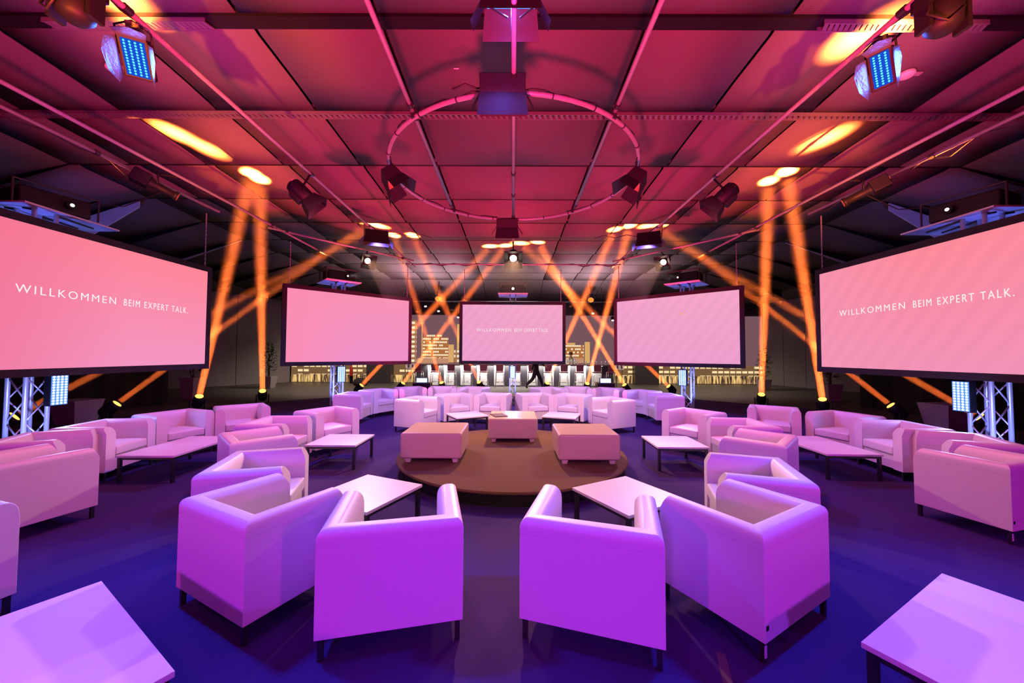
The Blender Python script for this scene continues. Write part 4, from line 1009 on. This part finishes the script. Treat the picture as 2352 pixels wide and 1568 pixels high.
# ------------------------------------------------------------------ planters at the sides
def planter(x, y, h, w, lab, tall=1.4, n=300, seed=1, fol=True):
    t = empty('potted_plant', (x, y, 0.0), 0, lab, 'plant', 'dark planters along the side walls')
    a, b = w * .36, w * .5
    MB().hexa([(-a, -a, 0.01), (a, -a, 0.01), (a, a, 0.01), (-a, a, 0.01)], [(-b, -b, h), (b, -b, h), (b, b, h), (-b, b, h)]).build('planter_pot', POTM, t)
    MB().box((0, 0, h - .02), (w * .92, w * .92, .03)).build('soil', BARK, t)
    if fol:
        rn = random.Random(seed); mb = MB()
        st_ = MB()
        for k in range(5):
            st_.tube([(rn.uniform(-.05, .05), rn.uniform(-.05, .05), h - .03), (rn.uniform(-.12, .12), rn.uniform(-.12, .12), h + tall * .5), (rn.uniform(-.2, .2), rn.uniform(-.2, .2), h + tall * .9)], .012, 6)
        st_.build('stem', BARK, t)
        for i in range(n):
            z = h + .15 + tall * rn.random(); rr = .34 * math.sin(PI * min(.95, (z - h) / tall * .85 + .12)); a_ = rn.random() * 2 * PI
            p = Vector((rr * math.cos(a_) * rn.uniform(.3, 1), rr * math.sin(a_) * rn.uniform(.3, 1), z)); d = Vector((math.cos(a_), math.sin(a_), rn.uniform(-.4, .6))).normalized(); u = d.cross(Vector((0, 0, 1))).normalized()
            L_ = rn.uniform(.14, .24); mb.poly([p, p + d * L_ * .5 + u * L_ * .22, p + d * L_, p + d * L_ * .5 - u * L_ * .22])
        mb.build('foliage', LEAF, t)
    return t
def pl(px, y, **k):
    p = at_y(px, 900, y); planter(p.x, y, **k)
pl(178, 8.3, h=.54, w=.60, lab='flared grey planter without plant beside the left truss', fol=False)
pl(2172, 8.2, h=.56, w=.62, lab='flared violet lit planter beside the right truss', fol=False)
pl(441, 12.8, h=.75, w=.5, lab='tall dark bush in a pot behind the right edge of the big left screen', tall=1.5, seed=2)
pl(617, 17.0, h=.55, w=.5, lab='dark bush in a pot left of the blank screen', tall=1.4, seed=3)
pl(1905, 13.2, h=.60, w=.55, lab='dark bush in a pale pot behind the left edge of the big right screen', tall=1.5, seed=4)
pl(1755, 17.2, h=.5, w=.45, lab='faint dark bush behind the vertical beam at right', tall=1.3, seed=6)

# small things on the ceiling
for px, py, lab in ((262, 160, 'round white smoke detector on the ceiling behind the left blue flood'), (2083, 174, 'round white smoke detector on the ceiling right of the right blue flood')):
    p = at_z(px, py, CEILZ - .05); t = empty('smoke_detector', (p.x, p.y, CEILZ - .035), 0, lab, 'smoke detector')
    MB().lathe([(.055, -.035), (.085, -.02), (.09, .02)], 24).build('detector_cover', PLASTW, t, smooth=True); MB().box((.14, 0, .012), (.09, .06, .012)).build('mounting_plate', POTM, t)
p = at_z(1048, 156, CEILZ - .02); tag(MB().box((0, 0, 0), (.065, .02, .004)).build('sticker', PLASTW, loc=(p.x, p.y, CEILZ - .0285)), 'tiny white sticker on the ceiling panel above the ring', 'sticker')

# ------------------------------------------------------------------ people
def skinned(name, J, E, m, parent, root=0, sub=1):
    me = bpy.data.meshes.new(name); me.from_pydata([j[0] for j in J], E, []); me.materials.append(m)
    o = bpy.data.objects.new(name, me); C.objects.link(o); o.parent = parent
    sk = o.modifiers.new('skin', 'SKIN'); sk.use_smooth_shade = True
    dat = me.skin_vertices[0].data if len(me.skin_vertices) else None
    if dat is None:
        bpy.context.view_layer.objects.active = o
        dat = me.skin_vertices[0].data
    for i, j in enumerate(J):
        r = j[1]; dat[i].radius = (r, r) if not isinstance(r, tuple) else r; dat[i].use_root = (i == root)
    s = o.modifiers.new('sub', 'SUBSURF'); s.levels = sub; s.render_levels = 2
    return o
def person(loc, rz, pose, lab, shirt, trousers, legs=True, braces=False):
    shg = 1.24
    t = empty('person', loc, rz, lab, 'person')
    P = pose; J = []; ids = {}
    def add(k, r): ids[k] = len(J); J.append((P[k], r))
    for k, r in (('pelvis', (.14, .11)), ('waist', (.125, .095)), ('chest', (.155, .11)), ('neck', .052), ('jaw', .062), ('head', (.078, .092)), ('crown', (.06, .07)),
                 ('shL', .055), ('elL', .042), ('wrL', .028), ('shR', .055), ('elR', .042), ('wrR', .028), ('hipL', .085), ('knL', .058), ('anL', .040), ('toL', .035), ('hipR', .085), ('knR', .058), ('anR', .040), ('toR', .035)):
        add(k, r)
    E = [('pelvis', 'waist'), ('waist', 'chest'), ('chest', 'neck'), ('neck', 'jaw'), ('jaw', 'head'), ('head', 'crown'), ('chest', 'shL'), ('shL', 'elL'), ('elL', 'wrL'), ('chest', 'shR'), ('shR', 'elR'), ('elR', 'wrR'),
         ('pelvis', 'hipL'), ('hipL', 'knL'), ('knL', 'anL'), ('anL', 'toL'), ('pelvis', 'hipR'), ('hipR', 'knR'), ('knR', 'anR'), ('anR', 'toR')]
    E = [(ids[a], ids[b]) for a, b in E]
    for w, e in (('wrL', 'elL'), ('wrR', 'elR')):                  # palm, four fingers and a thumb
        d = (Vector(P[w]) - Vector(P[e])).normalized(); u = d.cross(Vector((0, 1, 0))).normalized() if abs(d.y) < .9 else Vector((1, 0, 0))
        palm = Vector(P[w]) + d * .06; pi_ = len(J); J.append((tuple(palm), (.030, .018))); E.append((ids[w], pi_))
        for q, ln in ((-.028, .065), (-.009, .08), (.010, .075), (.028, .06)):
            a = palm + d * .03 + u * q; b = a + d * ln * .5; c = b + (d * .8 + Vector((0, .4, 0))).normalized() * ln * .5
            i0 = len(J); J.extend([(tuple(a), .010), (tuple(b), .009), (tuple(c), .008)]); E += [(pi_, i0), (i0, i0 + 1), (i0 + 1, i0 + 2)]
        a = Vector(P[w]) + d * .03 + u * .035; b = a + (d + u).normalized() * .045; i0 = len(J); J.extend([(tuple(a), .011), (tuple(b), .009)]); E += [(ids[w], i0), (i0, i0 + 1)]
    skinned('body', J, E, SKIN, t)
    sc = 1.14
    def sub(keys, edges, name, m, grow=1.26):
        JJ = [(P[k_], tuple(v * grow + .006 for v in r_) if isinstance(r_, tuple) else r_ * grow + .006) for k_, r_ in keys]; kk = [k_ for k_, _ in keys]
        return skinned(name, JJ, [(kk.index(a), kk.index(b)) for a, b in edges], m, t)
    sub([('pelvis', (.14, .11)), ('waist', (.125, .095)), ('chest', (.155, .11)), ('shL', .058), ('elL', .045), ('wrL', .03), ('shR', .058), ('elR', .045), ('wrR', .03)],
        [('pelvis', 'waist'), ('waist', 'chest'), ('chest', 'shL'), ('shL', 'elL'), ('elL', 'wrL'), ('chest', 'shR'), ('shR', 'elR'), ('elR', 'wrR')], 'shirt', shirt)
    sub([('pelvis', (.145, .115)), ('waist', (.10, .08)), ('hipL', .09), ('knL', .062), ('anL', .048), ('hipR', .09), ('knR', .062), ('anR', .048)], [('pelvis', 'waist'), ('pelvis', 'hipL'), ('hipL', 'knL'), ('knL', 'anL'), ('pelvis', 'hipR'), ('hipR', 'knR'), ('knR', 'anR')], 'trousers', trousers)
    for a, b in (('anL', 'toL'), ('anR', 'toR')):
        skinned('shoe', [(P[a], .052), (P[b], .042)], [(0, 1)], BLACKC, t)
    hd = Vector(P['head']); fd = Vector(P['face']).normalized(); sd = fd.cross(Vector((0, 0, 1))).normalized()
    mb = MB(); bmesh.ops.create_uvsphere(mb.bm, u_segments=20, v_segments=12, radius=.105, matrix=Matrix.Translation(hd + Vector((0, 0, .045)) - fd * .022) @ Matrix.Diagonal((.92, 1.0, .92, 1)))
    mb.build('hair', HAIR, t, smooth=True)
    mb = MB()
    for s in (-1, 1): bmesh.ops.create_uvsphere(mb.bm, u_segments=8, v_segments=6, radius=.012, matrix=Matrix.Translation(hd + fd * .088 + sd * s * .032 + Vector((0, 0, .005))))
    mb.build('eyes', BLACKP, t)
    n0 = hd + fd * .085; MB().hexa([n0 + sd * .008 + Vector((0, 0, .005)), n0 - sd * .008 + Vector((0, 0, .005)), n0 - sd * .014 + Vector((0, 0, -.03)), n0 + sd * .014 + Vector((0, 0, -.03))], [n0 + fd * .004 + sd * .003, n0 + fd * .004 - sd * .003, n0 + fd * .026 - sd * .005 + Vector((0, 0, -.027)), n0 + fd * .026 + sd * .005 + Vector((0, 0, -.027))]).build('nose', SKIN, t)
    MB().box(hd + fd * .084 + Vector((0, 0, -.055)), (.045, .012, .010)).build('mouth', REDP, t)
    mb = MB()
    for s in (-1, 1): bmesh.ops.create_uvsphere(mb.bm, u_segments=8, v_segments=6, radius=.026, matrix=Matrix.Translation(hd + sd * s * .092) @ Matrix.Diagonal((.5, .7, 1.2, 1)))
    mb.build('ears', SKIN, t, smooth=True)
    if braces:
        for s in (-1, 1):
            MB().tube([(s * .075, -.135, 1.0), (s * .085, -.165, 1.2), (s * .09, -.15, 1.36), (s * .09, -.05, 1.44)], .014, 6).build('brace', BLACKC, t)
        MB().hexa([(-.05, -.14, 1.455), (-.05, -.14, 1.425), (.05, -.14, 1.425), (.05, -.14, 1.455)], [(-.05, -.15, 1.46), (-.05, -.15, 1.42), (.05, -.15, 1.42), (.05, -.15, 1.46)]).build('bow_tie', BLACKC, t)
    return t
# walking to the right, seen from the side: x is along the walk
walk = dict(pelvis=(0, 0, .92), waist=(.01, 0, 1.08), chest=(.03, 0, 1.32), neck=(.05, 0, 1.48), jaw=(.06, 0, 1.56), head=(.075, 0, 1.64), crown=(.075, 0, 1.72),
            shL=(.03, .17, 1.40), elL=(.22, .22, 1.22), wrL=(.43, .20, 1.06), shR=(.02, -.17, 1.40), elR=(-.14, -.22, 1.14), wrR=(-.20, -.20, .90),
            hipL=(.02, .09, .86), knL=(.22, .09, .48), anL=(.34, .09, .10), toL=(.50, .09, .05), hipR=(-.02, -.09, .86), knR=(-.14, -.09, .50), anR=(-.46, -.09, .20), toR=(-.40, -.09, .06), face=(1, 0, 0))
pw = at_y(1231, 860, 17.0)
person((pw.x, 17.0, 0), 0, walk, 'man in black walking past the bar stools with a long stride', BLACKC, BLACKC)
stand = dict(pelvis=(0, 0, .95), waist=(0, 0, 1.08), chest=(0, 0, 1.30), neck=(0, 0, 1.46), jaw=(0, -.02, 1.54), head=(0, -.03, 1.60), crown=(0, -.02, 1.68),
             shL=(-.18, 0, 1.38), elL=(-.25, -.06, 1.14), wrL=(-.14, -.28, 1.10), shR=(.18, 0, 1.38), elR=(.27, -.04, 1.14), wrR=(.12, -.28, 1.12),
             hipL=(-.09, 0, .88), knL=(-.10, 0, .48), anL=(-.10, 0, .08), toL=(-.10, -.14, .04), hipR=(.09, 0, .88), knR=(.10, 0, .48), anR=(.10, 0, .08), toR=(.10, -.14, .04), face=(0, -1, -.3))
pb = at_y(1311, 830, 19.6)
person((pb.x, 19.6, 0), 0, stand, 'bartender in white shirt and dark braces standing behind the bar', WHITEC, BLACKC, braces=True)
